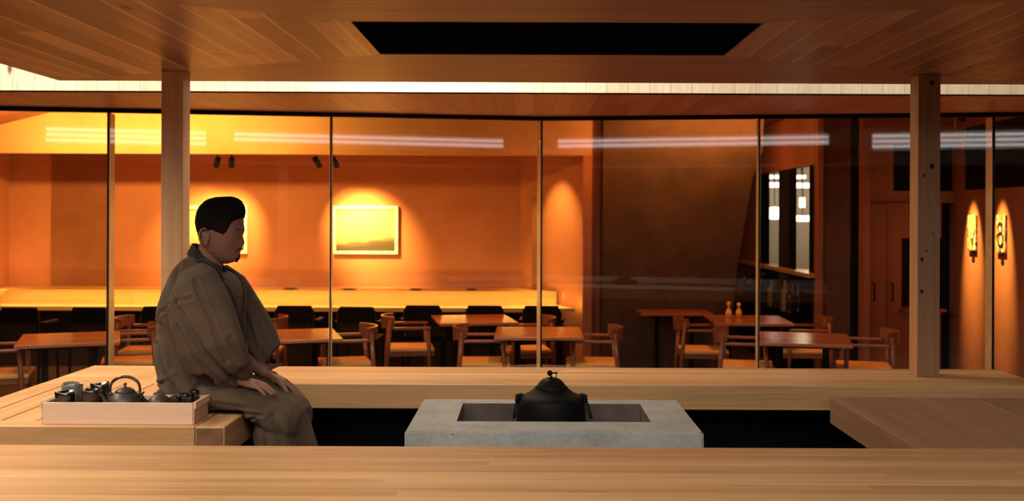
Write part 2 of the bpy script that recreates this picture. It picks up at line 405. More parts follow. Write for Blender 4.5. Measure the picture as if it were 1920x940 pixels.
# glass front: four bays, each with a pane, head and sill rail and a fin
fins = [gl_left(203), gl_left(620), GC, gl_right(1423), gl_right(1862)]
pts = [GL] + fins[:3] + fins[3:] + [GR]
for i in range(len(pts)-1):
    a, c = pts[i], pts[i+1]
    t = (c-a).normalized(); nrm = Vector((-t.y, t.x, 0))
    root = bpy.data.objects.new('window_%d' % (i+1), None); C.objects.link(root); root['kind'] = 'structure'; root['label'] = 'tall clear glass bay of the dining room front'
    a2, c2 = a + t*.012, c - t*.012
    def slab(p, q, h0, h1, th, name, m):
        w = nrm*th/2
        vv = [p-w, q-w, q+w, p+w]
        bb = MB(); bb.add([Vector((v.x, v.y, h0)) for v in vv] + [Vector((v.x, v.y, h1)) for v in vv], [(3,2,1,0), (4,5,6,7), (0,1,5,4), (1,2,6,5), (2,3,7,6), (3,0,4,7)])
        return bb.build(name, m, root)
    slab(a2, c2, .06, SOF-.03, .01, 'pane', m_glass)
    slab(a, c, SOF-.03, SOF-.001, .06, 'head_rail', m_metal_blk)
    slab(a, c, .002, .06, .06, 'sill_rail', m_metal_blk)
    if i < len(fins):
        w = t*.009; d = nrm*.15; p = c
        vv = [p-w+nrm*.006, p+w+nrm*.006, p+w+d, p-w+d]
        bb = MB(); bb.add([Vector((v.x, v.y, .06)) for v in vv] + [Vector((v.x, v.y, SOF-.03)) for v in vv], [(3,2,1,0), (4,5,6,7), (0,1,5,4), (1,2,6,5), (2,3,7,6), (3,0,4,7)])
        bb.build('fin', m_fin, root)
        vv = [p-w*.6-nrm*.02, p+w*.6-nrm*.02, p+w*.6+nrm*.006, p-w*.6+nrm*.006]
        bb = MB(); bb.add([Vector((v.x, v.y, .06)) for v in vv] + [Vector((v.x, v.y, SOF-.03)) for v in vv], [(3,2,1,0), (4,5,6,7), (0,1,5,4), (1,2,6,5), (2,3,7,6), (3,0,4,7)])
        bb.build('seal', m_metal_blk, root)

# ---- dining room walls
BW = 12.6
struct(MB().box(-6.6, XP(1060, BW), BW, BW+.15, 0, 3.02).build('wall_back', m_wallO))
struct(MB().box(-6.6, -6.45, 6.9, BW, 0, 3.0).build('wall_left', m_wallO))
# bulkhead above the alcove
bk = 11.4
zb = P(500, 289, bk).z
struct(MB().box(-6.44, XP(1110, bk), bk, bk+.14, zb, 2.90).build('wall_bulkhead', m_wallU))
# return wall closing the alcove at right
xa = XP(1110, bk); xb = XP(976, BW)
vv = [(xa, bk+.001), (xb, BW-.001), (xb+.4, BW-.001), (xa+.12, bk+.001)]
vv = [(xa-.0, bk+.141), (xb, BW-.001), (xb+.3, BW-.001), (xa+.10, bk+.141)]
struct(MB().prism(vv, 0, 2.9, 'Z').box(xa-.10, xa+.0, bk+.001, bk+.14, 0, zb-.001).build('wall_alcove_right', m_wallO))
# tall narrow door edge in the return wall
# big leaning dark plaster mass
zt = 2.98
vv = [(xa+.12, 0), (XP(1338, 11.5), 0), (XP(1366, 11.5), P(1366, 600, 11.5).z), (XP(1380, 11.5), P(0, 480, 11.5).z), (XP(1405, 11.5), P(0, 330, 11.5).z), (XP(1424, 11.5), 2.5), (XP(1426, 11.5), zt), (xa+.12, zt)]
struct(MB().prism(vv, 11.35, 12.3, 'Y').build('wall_centre', m_wallD), 'dark leaning plaster wall in the middle of the dining room')
# wall left part above: ochre band continuing to the right over the dark plaster
struct(MB().box(xa-.001+.10, XP(1110, bk)+.0+.12, bk, bk+.14, 0, 2.9).build('trim_3', m_wallD), 'dark vertical edge between alcove and plaster wall')

# ---- window wall to the kitchen (plane X = 2.83)
WX = 2.83*1.15; KF = 1.15
z_s, z_h = 1.12, 2.36
b = MB()
b.box(WX, WX+.1, 12.5*KF, 14.3*KF, 0, 3.0)                     # solid far part
b.box(WX, WX+.1, 9.96*KF, 12.5*KF, z_h, 3.0)
b.box(WX, WX+.1, 9.96*KF, 12.5*KF, 0, z_s-.05)
struct(b.build('wall_kitchen_side', m_wallO))
root = bpy.data.objects.new('window_7', None); C.objects.link(root); struct(root, 'internal window looking into the bright kitchen')
for y0, y1 in ((11.95, 12.5), (10.75, 11.44), (9.97, 10.2)):
    MB().box(WX+.001, WX+.02, y0*KF, y1*KF, z_s, z_h).build('mullion', m_metal_blk, root)
for y0, y1 in ((11.44, 11.95), (10.2, 10.75)):
    MB().box(WX+.01, WX+.014, y0*KF, y1*KF, z_s, z_h).build('pane', m_glass, root)
MB().rbox(WX-.10, WX+.09, 9.90*KF, 13.6*KF, z_s-.05, z_s, .006).build('window_sill', m_counter, root)
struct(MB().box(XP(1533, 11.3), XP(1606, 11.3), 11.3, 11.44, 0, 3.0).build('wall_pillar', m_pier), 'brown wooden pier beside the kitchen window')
struct(MB().box(XP(1531, 11.27), XP(1541, 11.27), 11.22, 11.29, 0, 3.0).build('trim_7', m_wallO), 'orange strip on the pier edge, coloured to look lit')  # brighter plaster colour stands in for light on the pier edge
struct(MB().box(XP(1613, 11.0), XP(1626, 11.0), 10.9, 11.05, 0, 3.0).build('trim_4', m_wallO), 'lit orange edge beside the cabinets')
struct(MB().box(XP(1600, 11.2), XP(1616, 11.2), 11.2, 11.3, 0, 3.0).build('trim_5', m_black), 'black strip standing in for the shaded gap beside the pier')  # solid strip, the shade of the gap painted black
# right back wall (Y=11) with dark high windows and doorway
zA, zB = P(1700, 380, 11).z, P(1700, 358, 11).z
x0, x1 = XP(1626, 11), 4.649
b = MB().box(x0, x1, 11.3, 11.4, 0, zB)
b.box(x0, XP(1678, 11), 11.05, 11.15, zA, 3.0)
b.box(XP(1678, 11), x1, 11.05, 11.15, zA, zB)
b.box(XP(1678, 11), x1, 11.05, 11.15, P(0, 262, 11).z, 3.0)
struct(b.build('wall_back_right', m_wallO))
root = bpy.data.objects.new('window_8', None); C.objects.link(root); struct(root, 'dark high window above the cabinets')
MB().box(XP(1678, 11), x1, 11.11, 11.12, zB, P(0, 262, 11).z).build('pane', m_black, root)
struct(MB().box(XP(1765, 11), 4.649, 11.17, 11.18, 0, zA).build('door_1', m_black), 'black sheet standing in for the shade in the tall doorway beside the cabinets')  # flat sheet, the dark inside the doorway is in its colour
# right wall X = 4.65
zW = 2.05
b = MB().box(4.65, 4.75, 7.6, 11.45, 0, zW)
b.box(4.65, 4.75, 7.6, 11.04, 2.72, 3.0)
b.box(4.65, 4.75, 10.84, 11.45, zW, 2.72)
struct(b.build('wall_right', m_wallO))
root = bpy.data.objects.new('window_9', None); C.objects.link(root); struct(root, 'row of dark high panes above the right wall')
for y0, y1 in ((7.6, 9.2), (9.26, 10.84)):
    MB().box(4.68, 4.69, y0, y1, zW, 2.72).build('pane', m_black, root)
MB().box(4.655, 4.72, 9.2, 9.26, zW, 2.72).build('mullion', m_fin, root)
# brown door leaf in the back wall at left
x0, x1 = XP(97, BW), XP(205, BW)
root = MB().box(x0, x1, BW-.02, BW-.001, .0, P(150, 390, BW).z).build('door_2', m_door); struct(root, 'flush brown door at the left of the back wall')
MB().box(x0, x1, BW-.012, BW-.001, P(150, 390, BW).z+.012, zb+.4).build('overpanel', m_door, root)
# kitchen
b = MB().box(3.4, 6.3, 17.0, 17.1, 0, 3.0); struct(b.build('wall_kitchen', m_white))
struct(MB().box(6.3, 6.4, 11.4, 17.1, 0, 3.0).build('wall_kitchen_right', m_white))

# ================================================================== HUT
# ---- canopy
cx0, cx1, cy0, cy1 = -2.4, 2.6, 2.63, 5.18
hx0, hx1, hy0, hy1 = -.63, .83, 3.58, 4.30
can = thing('canopy', 'low wooden canopy of mitred boards with a dark central opening', 'canopy', (0, 0, CAN))
def canpart(poly, name, m):
    MB().prism(poly, 0, .045, 'Z').build(name, m, can)
canpart([(cx0, cy0), (cx1, cy0), (hx1, hy0), (hx0, hy0)], 'board_panel', m_can_x)
canpart([(hx0, hy1), (hx1, hy1), (cx1, cy1), (cx0, cy1)], 'board_panel', m_can_x)
canpart([(cx0, cy0), (hx0, hy0), (hx0, hy1), (cx0, cy1)], 'board_panel', m_can_y)
canpart([(hx1, hy0), (cx1, cy0), (cx1, cy1), (hx1, hy1)], 'board_panel', m_can_y)
b = MB(); z1 = .03
b.box(hx0+.001, hx1-.001, hy0+.001, hy1-.001, .004, .016)
o = b.build('opening_panel', m_night, can); o['label'] = 'dark blue-black panel over the opening'
# ---- posts
def post(x0, x1, y0, label, m, knots=()):
    r = MB().rbox(x0, x1, y0, y0+.105, UP+.0005, CAN-.0005, .003).build('post', m)
    tag(r, label, 'post', 'square timber posts carrying the canopy')
    for kx, kz, s in knots:
        k = MB().lathe([(s, 0), (s*.9, .0012), (s*.5, .0016)], (0,0,0), 14, Matrix.Rotation(radians(90), 4, 'X'))
        k.v = [(v[0]*.8 + kx, v[1] + y0 + .0002, v[2]*1.15 + kz) for v in k.v]
        k.build('knot', m_notch, r)
    return r
post(XP(301.5, 4.81), XP(342, 4.81), 4.81, 'pale square timber post behind the seated man', m_post)
Yp = 4.81
kn = [(XP(1747, Yp), P(1747, 155, Yp).z, .011), (XP(1747, Yp), P(1747, 312, Yp).z, .012), (XP(1733, Yp), P(1733, 329, Yp).z, .007), (XP(1749, Yp), P(1749, 437, Yp).z, .004),
      (XP(1737, Yp), P(1737, 471, Yp).z, .005), (XP(1729, Yp), P(1729, 487, Yp).z, .009), (XP(1729, Yp), P(1729, 547, Yp).z, .009)]
post(XP(1721, Yp), XP(1763, Yp), Yp, 'square timber post with dark knots at the right end of the back bench', m_post_knot, kn)

# ---- benches
bl = -2.17; br = 2.35
r = thing('back_bench', 'long pale timber bench top running across behind the hearth', 'bench', (0, 0, UP))
MB().rbox(bl, br, 4.54, 5.07, -.11, 0, .004).build('bench_top', m_bench_x, r)
r = thing('left_bench', 'wide boarded timber bench under the seated man and the tray', 'bench', (0, 0, UP))
ry = 3.60
b = MB(); xs = [bl + .127*i for i in range(8)]
for i, x in enumerate(xs):
    x1 = (xs[i+1] if i < 7 else -1.181) - .007
    b.rbox(x, x1, ry+.105, 4.538, -.05, 0, .002)
b.box(bl+.002, -1.185, ry+.11, 4.536, -.105, -.051)
b.build('boards', m_bench_y, r)
MB().rbox(bl, -1.182, ry, ry+.101, -.112, 0, .003).build('front_beam', m_bench_x, r)
o = MB().rbox(-1.179, -1.075, ry, 4.538, -.112, 0, .003).build('side_beam', m_bench_y, r)
o = MB().box(-1.175, -1.079, ry-.0015, ry, -.108, -.004).build('end_grain', m_endgrain, r); o['label'] = 'reddish sawn end of the side beam'
MB().box(-1.1815, -1.173, ry-.003, ry, -.112, -.066).build('joint_gap', m_notch, r)
MB().box(-1.121, -1.113, ry-.003, ry, -.112, -.078).build('joint_gap', m_notch, r)
MB().box(-1.172, -1.156, ry-.004, ry, -.112, -.072).build('tenon_peg', m_bench_x, r)
rpx = 1.33
r = thing('right_platform', 'low boarded timber platform at the right with a thick side beam', 'bench', (0, 0, LO))
b = MB(); xs = [rpx] + [1.455 + .125*i for i in range(7)]
for i, x in enumerate(xs):
    x1 = (xs[i+1] if i < 7 else 2.35) - .007
    b.rbox(x, x1, 3.462, 4.45, -.115 if i == 0 else -.05, 0, .002)
b.box(1.46, 2.34, 3.47, 4.44, -.114, -.052)
b.build('boards', m_bench_r, r)
r = thing('front_bench', 'broad pale timber bench top running across the nearest foreground', 'bench', (0, 0, LO))
MB().rbox(-2.3, 2.35, 2.35, 3.458, -.09, 0, .004).build('bench_top', m_bench_x, r)

# ---- hearth
HT = EYE - .79
hcx0, hcx1, hcy0, hcy1 = XP(760, 3.73), XP(1322, 3.73), 3.73, 4.40
ix0, ix1, iy0, iy1 = XP(858, 3.92), XP(1222, 3.92), 3.92, 4.30
he = thing('fire_hearth', 'square cast concrete hearth with a rectangular fire opening in its top', 'hearth', ((hcx0+hcx1)/2, 4.06, HUT0))
hx, hy = he.location.x, he.location.y
bm = bmesh.new()
def ringv(x0, x1, y0, y1, z): return [bm.verts.new((x-hx, y-hy, z-HUT0)) for x, y in ((x0,y0), (x1,y0), (x1,y1), (x0,y1))]
A = ringv(hcx0, hcx1, hcy0, hcy1, HUT0+.0005); B = ringv(hcx0, hcx1, hcy0, hcy1, HT); I = ringv(ix0, ix1, iy0, iy1, HT); D = ringv(ix0, ix1, iy0, iy1, HT-.16)
for R0, R1 in ((A, B), (B, I), (I, D)):
    for k in range(4): bm.faces.new((R0[k], R0[(k+1) % 4], R1[(k+1) % 4], R1[k]))
bm.faces.new(D); bm.faces.new(A[::-1])
bmesh.ops.recalc_face_normals(bm, faces=bm.faces[:])
bmesh.ops.bevel(bm, geom=[e for e in bm.edges if all(v in B for v in e.verts) or (any(v in A for v in e.verts) and any(v in B for v in e.verts))], offset=.008, segments=2, affect='EDGES')
for f_ in bm.faces:
    c_ = f_.calc_center_median()
    if ix0-hx-.002 < c_.x < ix1-hx+.002 and iy0-hy-.002 < c_.y < iy1-hy+.002 and c_.z < HT-HUT0-.01 and c_.z > .05: f_.material_index = 1
me = bpy.data.meshes.new('body'); bm.to_mesh(me); bm.free(); me.materials.append(m_conc); me.materials.append(m_soot)
o = bpy.data.objects.new('body', me); C.objects.link(o); o.parent = he
MB().box(ix0-hx+.001, ix1-hx-.001, iy0-hy+.001, iy1-hy-.001, HT-HUT0-.159, HT-HUT0-.125).build('ash_bed', m_ash, he)

# ---- iron kettle
KX, KY = XP(1035, 4.11), 4.11
kz0 = HT - .1245
ke = thing('iron_kettle', 'round black cast iron tea kettle sitting in the concrete hearth', 'kettle', (KX, KY, kz0))
def kzp(py): return P(1035, py, KY).z - kz0
prof = [(.03, 0), (.08, .002), (.115, .018), (.136, .045), (.141, .075), (.140, kzp(775)), (.136, kzp(757)), (.130, kzp(748)), (.118, kzp(742)), (.098, kzp(739)), (.084, kzp(734)), (.070, kzp(729)), (.066, kzp(727))]
MB().lathe(prof, n=56).build('body', m_iron, ke, True)
prof = [(.05, kzp(730)), (.067, kzp(729.5)), (.068, kzp(726.5)), (.058, kzp(723)), (.047, kzp(716)), (.034, kzp(711)), (.018, kzp(708.5)), (.006, kzp(708))]
lid = MB().lathe(prof, n=48).build('lid', m_iron, ke, True)
MB().lathe([(.004, kzp(709)), (.0045, kzp(706)), (.0035, kzp(705))], n=12).sphere((-.006, 0, kzp(700)), .0115).tube([(0, 0, kzp(701)), (.014, 0, kzp(699.5)), (.021, 0, kzp(700))], [.003, .003, .0045], 8).tube([(.020, 0, kzp(701)), (.0195, 0, kzp(708.5))], .0018, 6).build('knob', m_iron, lid, True)
for s in (-1, 1):
    lg = MB().tube([(s*.112, -.01, kzp(746)), (s*.124, -.01, kzp(741)), (s*.135, -.01, kzp(742)), (s*.138, -.01, kzp(752))], [.010, .011, .011, .009], 10, flat=1.0).build('lug', m_iron, ke, True)
    pr = []
    tx = .014 if s < 0 else .027
    for k in range(25):
        a = 2*pi*k/24
        pr.append(Vector((s*(.136 + tx*(1-cos(a))*.5 + .005*sin(a)*s), -.01 + .024*sin(a), kzp(746) - .083*(1-cos(a))/2)))
    MB().tube(pr, .0032, 8, ends=False).build('ring_handle', m_iron, ke, True)
# ================================================================== TRAY AND TEA THINGS
TY = 3.635; tz = UP + .0005
tx0, tx1 = XP(82, TY), XP(362, TY); TD = .165; th = .078
tr = thing('tea_tray', 'shallow pale wooden box tray full of tea ware at the bench edge', 'tray', ((tx0+tx1)/2, TY+TD/2, tz))
ox, oy = tr.location.x, tr.location.y
bx = lambda x0, x1, y0, y1, z0, z1, n, m: MB().rbox(x0-ox, x1-ox, y0-oy, y1-oy, z0, z1, .0015).build(n, m, tr)
bx(tx0, tx1, TY, TY+.009, 0, th, 'front_board', m_tray)
bx(tx0, tx1, TY+TD-.009, TY+TD, 0, th, 'back_board', m_tray)
bx(tx0+.009, tx1-.009, TY+.009, TY+TD-.009, 0, .008, 'bottom_board', m_tray)
for x in (tx0-.006, tx1-.003):
    bx(x, x+.009, TY+.003, TY+TD-.003, 0, th, 'end_board', m_tray_end)
bx(tx0-.012, tx0-.006, TY+.002, TY+TD-.002, th-.022, th+.003, 'handle_rail', m_tray)
bx(tx1+.006, tx1+.012, TY+.002, TY+TD-.002, th-.022, th+.003, 'handle_rail', m_tray)
fz = tz + .0085
def vessel(name, label, px, Y, r, h, m, wob=0.0, group=None, foot=.7):
    x = XP(px, Y)
    prof = [(r*.45, 0), (r*foot, 0), (r*(foot+.04), .004), (r*.93, h*.25), (r, h*.55), (r*.97, h*.9), (r*.99, h), (r*.94, h+.001), (r*.90, h*.85), (r*.86, h*.4), (r*.5, h*.15), (r*.05, h*.12)]
    b = MB().lathe(prof, n=36)
    if wob:
        b.v = [(v[0]*(1+wob*sin(3*math.atan2(v[1], v[0])+px)), v[1]*(1+wob*cos(2*math.atan2(v[1], v[0]))), v[2]*(1+wob*.6*sin(2*math.atan2(v[1], v[0])+px*.3))) for v in b.v]
    o = b.build(name, m, None, True); o.location = (x, Y, fz)
    return tag(o, label, 'cup' if 'cup' in name else 'bowl', group)
vessel('tea_cup', 'glossy black tea cup at the front left corner of the tray', 124, 3.68, .036, .100, m_glaze, .03)
vessel('tea_bowl', 'mottled grey-green tea bowl at the back left of the tray', 137, 3.752, .038, .118, m_glaze_g, .05)
vessel('tea_cup', 'glossy brown-black tea cup standing in front beside the teapot', 172, 3.678, .032, .110, m_glaze_b, .03)
vessel('tea_bowl', 'dark rough rimmed tea bowl behind the brown-black cup', 188, 3.756, .034, .118, m_glaze, .06)
# teapot with bail handle
tpx, tpy = XP(236, 3.72), 3.72
tp = thing('teapot', 'dark clay teapot with an arched bail handle standing in the tray', 'teapot', (tpx, tpy, fz))
prof = [(.03, 0), (.045, .002), (.060, .018), (.064, .038), (.061, .060), (.052, .078), (.040, .090), (.034, .095)]
MB().lathe(prof, n=44).build('body', m_clay, tp, True)
ld = MB().lathe([(.030, .094), (.036, .095), (.034, .099), (.022, .108), (.010, .112), (.004, .1135)], n=36).build('lid', m_clay, tp, True)
MB().lathe([(.004, .112), (.0035, .116), (.0062, .121), (.0055, .126), (.002, .128)], n=16).build('knob', m_clay, ld, True)
hp = []
for k in range(21):
    a = pi*k/20
    hp.append(Vector((-.052*cos(a)*(1.05 if sin(a) < .6 else 1.0), 0, .096 + .054*(sin(a)**.7) )))
MB().tube(hp, [.0055 if 3 < k < 17 else .0045 for k in range(21)], 10).build('bail_handle', m_glaze_b, tp, True)
for s in (-1, 1):
    MB().sphere((s*.052, 0, .086), .008).tube([(s*.052, 0, .086), (s*.0545, 0, .098)], .004, 8).build('handle_lug', m_clay, tp, True)
MB().tube([(-.045, -.01, .040), (-.068, -.012, .055), (-.080, -.014, .082)], [.014, .010, .0065], 12).build('spout', m_clay, tp, True)
# small side handled pot, low cups at right
kp = thing('side_handled_teapot', 'small brown clay pot with an upturned handle right of the teapot', 'teapot', (XP(300, 3.715), 3.715, fz))
MB().lathe([(.02, 0), (.035, .002), (.044, .02), (.045, .045), (.038, .068), (.028, .078), (.012, .086), (.003, .088)], n=32).build('body', m_clay, kp, True)
MB().tube([(-.036, -.012, .055), (-.052, -.018, .070), (-.058, -.02, .088), (-.050, -.02, .097)], [.009, .008, .006, .004], 10).build('handle', m_glaze, kp, True)
vessel('tea_cup', 'small black-brown cup right of the side handled pot', 329, 3.68, .018, .085, m_glaze_b, .02)
vessel('tea_cup', 'small glossy black cup near the right end of the tray', 348, 3.70, .022, .090, m_glaze, .03)
vessel('tea_cup', 'small black cup tucked in the back right corner of the tray', 366, 3.765, .018, .092, m_glaze, .02)

# ================================================================== THE SEATED MAN
MY = 4.0
def M_(px, py, Y=MY): return P(px, py, Y)
def remeshed(mb, voxel, smooth_it, name):
    o = mb.build(name + '_src', None)
    md = o.modifiers.new('r', 'REMESH'); md.mode = 'VOXEL'; md.voxel_size = voxel
    if smooth_it:
        sm = o.modifiers.new('s', 'SMOOTH'); sm.iterations = smooth_it; sm.factor = .5
    dg = bpy.context.evaluated_depsgraph_get(); dg.update()
    me = bpy.data.meshes.new_from_object(o.evaluated_get(dg)); me.name = name
    src = o.data; bpy.data.objects.remove(o); bpy.data.meshes.remove(src)
    return me
def ell_ring(c, u, w, a, b_, n=28, sq=2.0):
    out = []
    for k in range(n):
        t = 2*pi*k/n; ct, st = cos(t), sin(t)
        out.append(c + u*(a*math.copysign(abs(ct)**(2/sq), ct)) + w*(b_*math.copysign(abs(st)**(2/sq), st)))
    return out
EX, EYv, EZ = Vector((1,0,0)), Vector((0,1,0)), Vector((0,0,1))
def interp(tab, t):
    if t <= tab[0][0]: return tab[0][1]
    for (a, va), (b_, vb) in zip(tab, tab[1:]):
        if t <= b_:
            s = (t-a)/(b_-a); s = s*s*(3-2*s)*.5 + s*.5; return va + (vb-va)*s
    return tab[-1][1]

# --- head: horizontal slices following the profile in the photograph
front = [(371, 428), (374, 441), (380, 449), (390, 454.5), (400, 456.5), (410, 457), (420, 457.5), (428, 459), (433, 459.5), (438, 457), (442, 455.5), (448, 457), (454, 459.5), (458, 459.5), (461, 456), (464, 453), (467, 454), (470, 452.5), (472, 451), (475, 451.5), (478, 449), (482, 447), (486, 446.5), (490, 443), (493, 434), (495, 426)]
back = [(371, 408), (374, 396), (380, 386), (390, 377), (400, 373), (410, 371), (420, 370), (430, 372), (440, 375), (450, 378), (460, 380), (470, 383), (480, 389), (488, 400), (493, 414), (495, 420)]
wid = [(371, .018), (374, .038), (380, .055), (390, .068), (400, .0745), (410, .077), (420, .0775), (430, .076), (440, .074), (450, .072), (460, .068), (470, .062), (480, .052), (488, .038), (493, .022), (495, .008)]
HY = 4.0
def head_ring(py, grow=0.0, n=48):
    xf, xb = interp(front, py), interp(back, py); w = interp(wid, py) + grow
    F0, B0 = M_(xf, py, HY).x + grow, M_(xb, py, HY).x - grow; z = M_(415, py, HY).z
    # face narrows towards the front; nose/mouth only near the mid line
    base = [(371, 428), (390, 452), (410, 455), (430, 455), (445, 452.5), (460, 448.5), (470, 446), (480, 444.5), (488, 441.5), (493, 433), (495, 426)]
    xbase = M_(interp(base, py), py, HY).x + grow
    cx = (xbase*.48 + B0*.52); out = []
    for k in range(n):
        t = 2*pi*k/n; ct, st = cos(t), sin(t)
        y = w*math.copysign(abs(st)**.92, st)*(1 - .10*max(0, ct))
        if ct >= 0: x = cx + (xbase-cx)*(abs(ct)**.80)
        else: x = cx - (cx-B0)*(abs(ct)**.85)
        if ct > 0 and F0 > xbase:
            ns = .013 if py < 462 else .022
            x += (F0-xbase)*exp(-(y/ns)**2)
        if ct > 0:   # eye sockets and brow
            ey = exp(-((abs(y)-.031)/.015)**2)
            x -= .007*ey*exp(-((py-440)/4.5)**2); x += .003*ey*exp(-((py-432)/3)**2)
            x += .0025*ey*exp(-((py-441.5)/2.0)**2)
            x -= .004*exp(-((abs(y)-.035)/.02)**2)*exp(-((py-470)/8)**2)
        out.append(Vector((x, HY + y, z)))
    return out
rows = [371, 372.5, 374.5, 377, 380, 384, 388, 392, 397, 402, 407, 412, 417, 421, 425, 428, 430.5, 433, 435.5, 438, 440, 442, 444, 446, 449, 452, 454.5, 457, 459, 461, 463, 465, 467, 468.5, 470, 471.5, 473, 475, 477, 479, 482, 485, 488, 490.5, 493, 495]
body = MB().loft([head_ring(p) for p in rows[::-1]])
# neck, trunk, arms and legs (mostly under the cloth)
body.tube([M_(402, 455), M_(395, 480), M_(388, 505), M_(380, 530)], [.052, .054, .058, .068], 20)
body.loft([ell_ring(M_(x, y), EX, EYv, a, c, 24) for x, y, a, c in ((380, 508, .06, .07), (378, 525, .08, .13), (378, 550, .09, .15), (378, 600, .09, .13), (375, 660, .085, .12), (372, 710, .085, .12), (372, 740, .075, .11))])
def arm(sh, el, wr, r=(.048, .04, .027)): body.tube([sh, (sh+el)/2, el, (el+wr)/2, wr], [r[0], (r[0]+r[1])/2, r[1], (r[1]+r[2])/2+.003, r[2]], 16)
wrN = M_(437, 712, 3.86); arm(M_(372, 532, 3.84), M_(398, 655, 3.80), wrN)
wrF = M_(496, 697, 4.12); arm(M_(395, 532, 4.17), M_(430, 645, 4.22), wrF)
for hipY, kneeY, kx in ((3.92, 3.90, 545), (4.10, 4.12, 556)):
    hip = M_(365, 730, hipY); kn_ = M_(kx-14, 788, kneeY); an = Vector((kn_.x - .02, kneeY, HUT0+.09))
    body.tube([hip, hip*.5+kn_*.5 + Vector((0,0,.030)), kn_], [.052, .040, .038], 16); body.tube([kn_, kn_*.65+an*.35, an], [.042, .046, .034], 16)
    body.tube([an + Vector((-.03, 0, -.045)), an + Vector((.06, 0, -.05)), an + Vector((.16, 0, -.062))], [.035, .034, .022], 14, flat=.85)
# hands
def hand(wr, knuckles, tips, thumb, side_sign):
    """palm slab from wrist to four knuckles, then separate bent fingers and a thumb"""
    mid = sum(knuckles, Vector())/4
    body.tube([wr, wr*.55 + mid*.45], [.024, .026], 14, flat=.72, side=(0,0,1))
    for k in knuckles:
        body.tube([wr*.8 + k*.2, wr*.4 + k*.6, k], [.014, .0135, .0105], 12)
    for k, t, r in zip(knuckles, tips, (.0090, .0092, .0088, .0078)):
        d = t - k; up = Vector((0, 0, .006))
        body.tube([k, k + d*.42 + up, k + d*.74 + up*.6, t], [r*1.05, r, r*.92, r*.78], 12)
    body.tube([wr*.72 + knuckles[0]*.28 + Vector((0, side_sign*.008, -.004)), thumb[0], thumb[1], thumb[2]], [.0135, .012, .0105, .0085], 12)
# near (right) hand: index is the farthest from the viewer
kN = [M_(483, 717, 3.880), M_(484, 719, 3.861), M_(481, 722, 3.841), M_(476, 725, 3.823)]
tN = [M_(513, 733, 3.885), M_(517, 738, 3.862), M_(511, 740, 3.838), M_(498, 741, 3.812)]
hand(wrN, kN, tN, (M_(462, 716, 3.905), M_(478, 723, 3.920), M_(490, 730, 3.922)), 1)
kF = [M_(534, 717, 4.095), M_(537, 715, 4.116), M_(537, 716, 4.138), M_(534, 717, 4.158)]
tF = [M_(560, 743, 4.085), M_(568, 745, 4.112), M_(570, 744, 4.138), M_(565, 741, 4.162)]
hand(wrF, kF, tF, (M_(520, 712, 4.075), M_(532, 724, 4.055), M_(540, 736, 4.045)), -1)
# ears
for s in (-1, 1):
    yy = HY + s*.079
    pr = []
    for k in range(20):
        a = -pi*.62 + 2*pi*.86*k/19
        c = M_(394 + 1.5, 443, HY); rx_, rz_ = .0155, .0285
        pr.append(Vector((c.x - rx_*cos(a)*(1.0) , yy + s*(.006 + .008*cos(a)), c.z + rz_*sin(a)*-1 + .002)))
    body.tube(pr, [.0048]*20, 8)
    body.sphere((M_(395, 443).x + .001, yy + s*.000, M_(395, 443).z), .014, 1.0, .45, 1.6)
    body.sphere((M_(399, 456).x, yy + s*.003, M_(399, 456).z), .0075, 1.0, .7, 1.2)
me = remeshed(body, .0028, 2, 'person')
me.materials.append(m_skin)
for p in me.polygons: p.use_smooth = True
man = bpy.data.objects.new('person', me); C.objects.link(man)
tag(man, 'seated man in a taupe kimono, head bowed, hands resting on his thighs', 'person')

# --- hair: cap over the skull, short sides
def hair_cap(grow_f, lo_f, name, m, n=64):
    b = MB(); ringsv = []
    zt = M_(415, 369.5).z; steps = 26
    for i in range(steps+1):
        s = i/steps; ring = []
        for k in range(n):
            t = 2*pi*k/n
            lo = lo_f(t); py = 370 + (lo-370)*(s**.8) if s > 0 else 370
            py = max(py, 371.0)
            rr = head_ring(py, grow_f(t, s), n)
            v = rr[k].copy(); v.z += grow_f(t, s)*.9*(1-s)**2*.6
            ring.append(v)
        ringsv.append(ring)
    b.loft(ringsv, True)
    return b.build(name, m, man, True)
def lo_main(t):      # t=0 front, pi back
    a = abs(math.atan2(sin(t), cos(t)))
    return interp([(0, 408), (.5, 409), (.9, 416), (1.25, 426), (1.6, 428), (2.0, 431), (2.6, 434), (3.15, 434)], a)
def lo_short(t):
    a = abs(math.atan2(sin(t), cos(t)))
    return interp([(0, 409), (.6, 411), (.9, 417), (1.05, 430), (1.25, 440), (1.42, 436), (1.7, 428), (2.0, 436), (2.3, 450), (2.7, 455), (3.15, 456)], a)
def g_main(t, s):
    a = abs(math.atan2(sin(t), cos(t)))
    g = interp([(0, .011), (.6, .009), (1.2, .0065), (2, .006), (3.15, .006)], a)
    return g*(1 if s < .6 else 1-(s-.6)*1.6)
hair_cap(lambda t, s: .0042*(1 if s < .8 else 1-(s-.8)*4), lo_short, 'cropped_hair', m_stub)
hair_cap(g_main, lo_main, 'hair', m_hair)
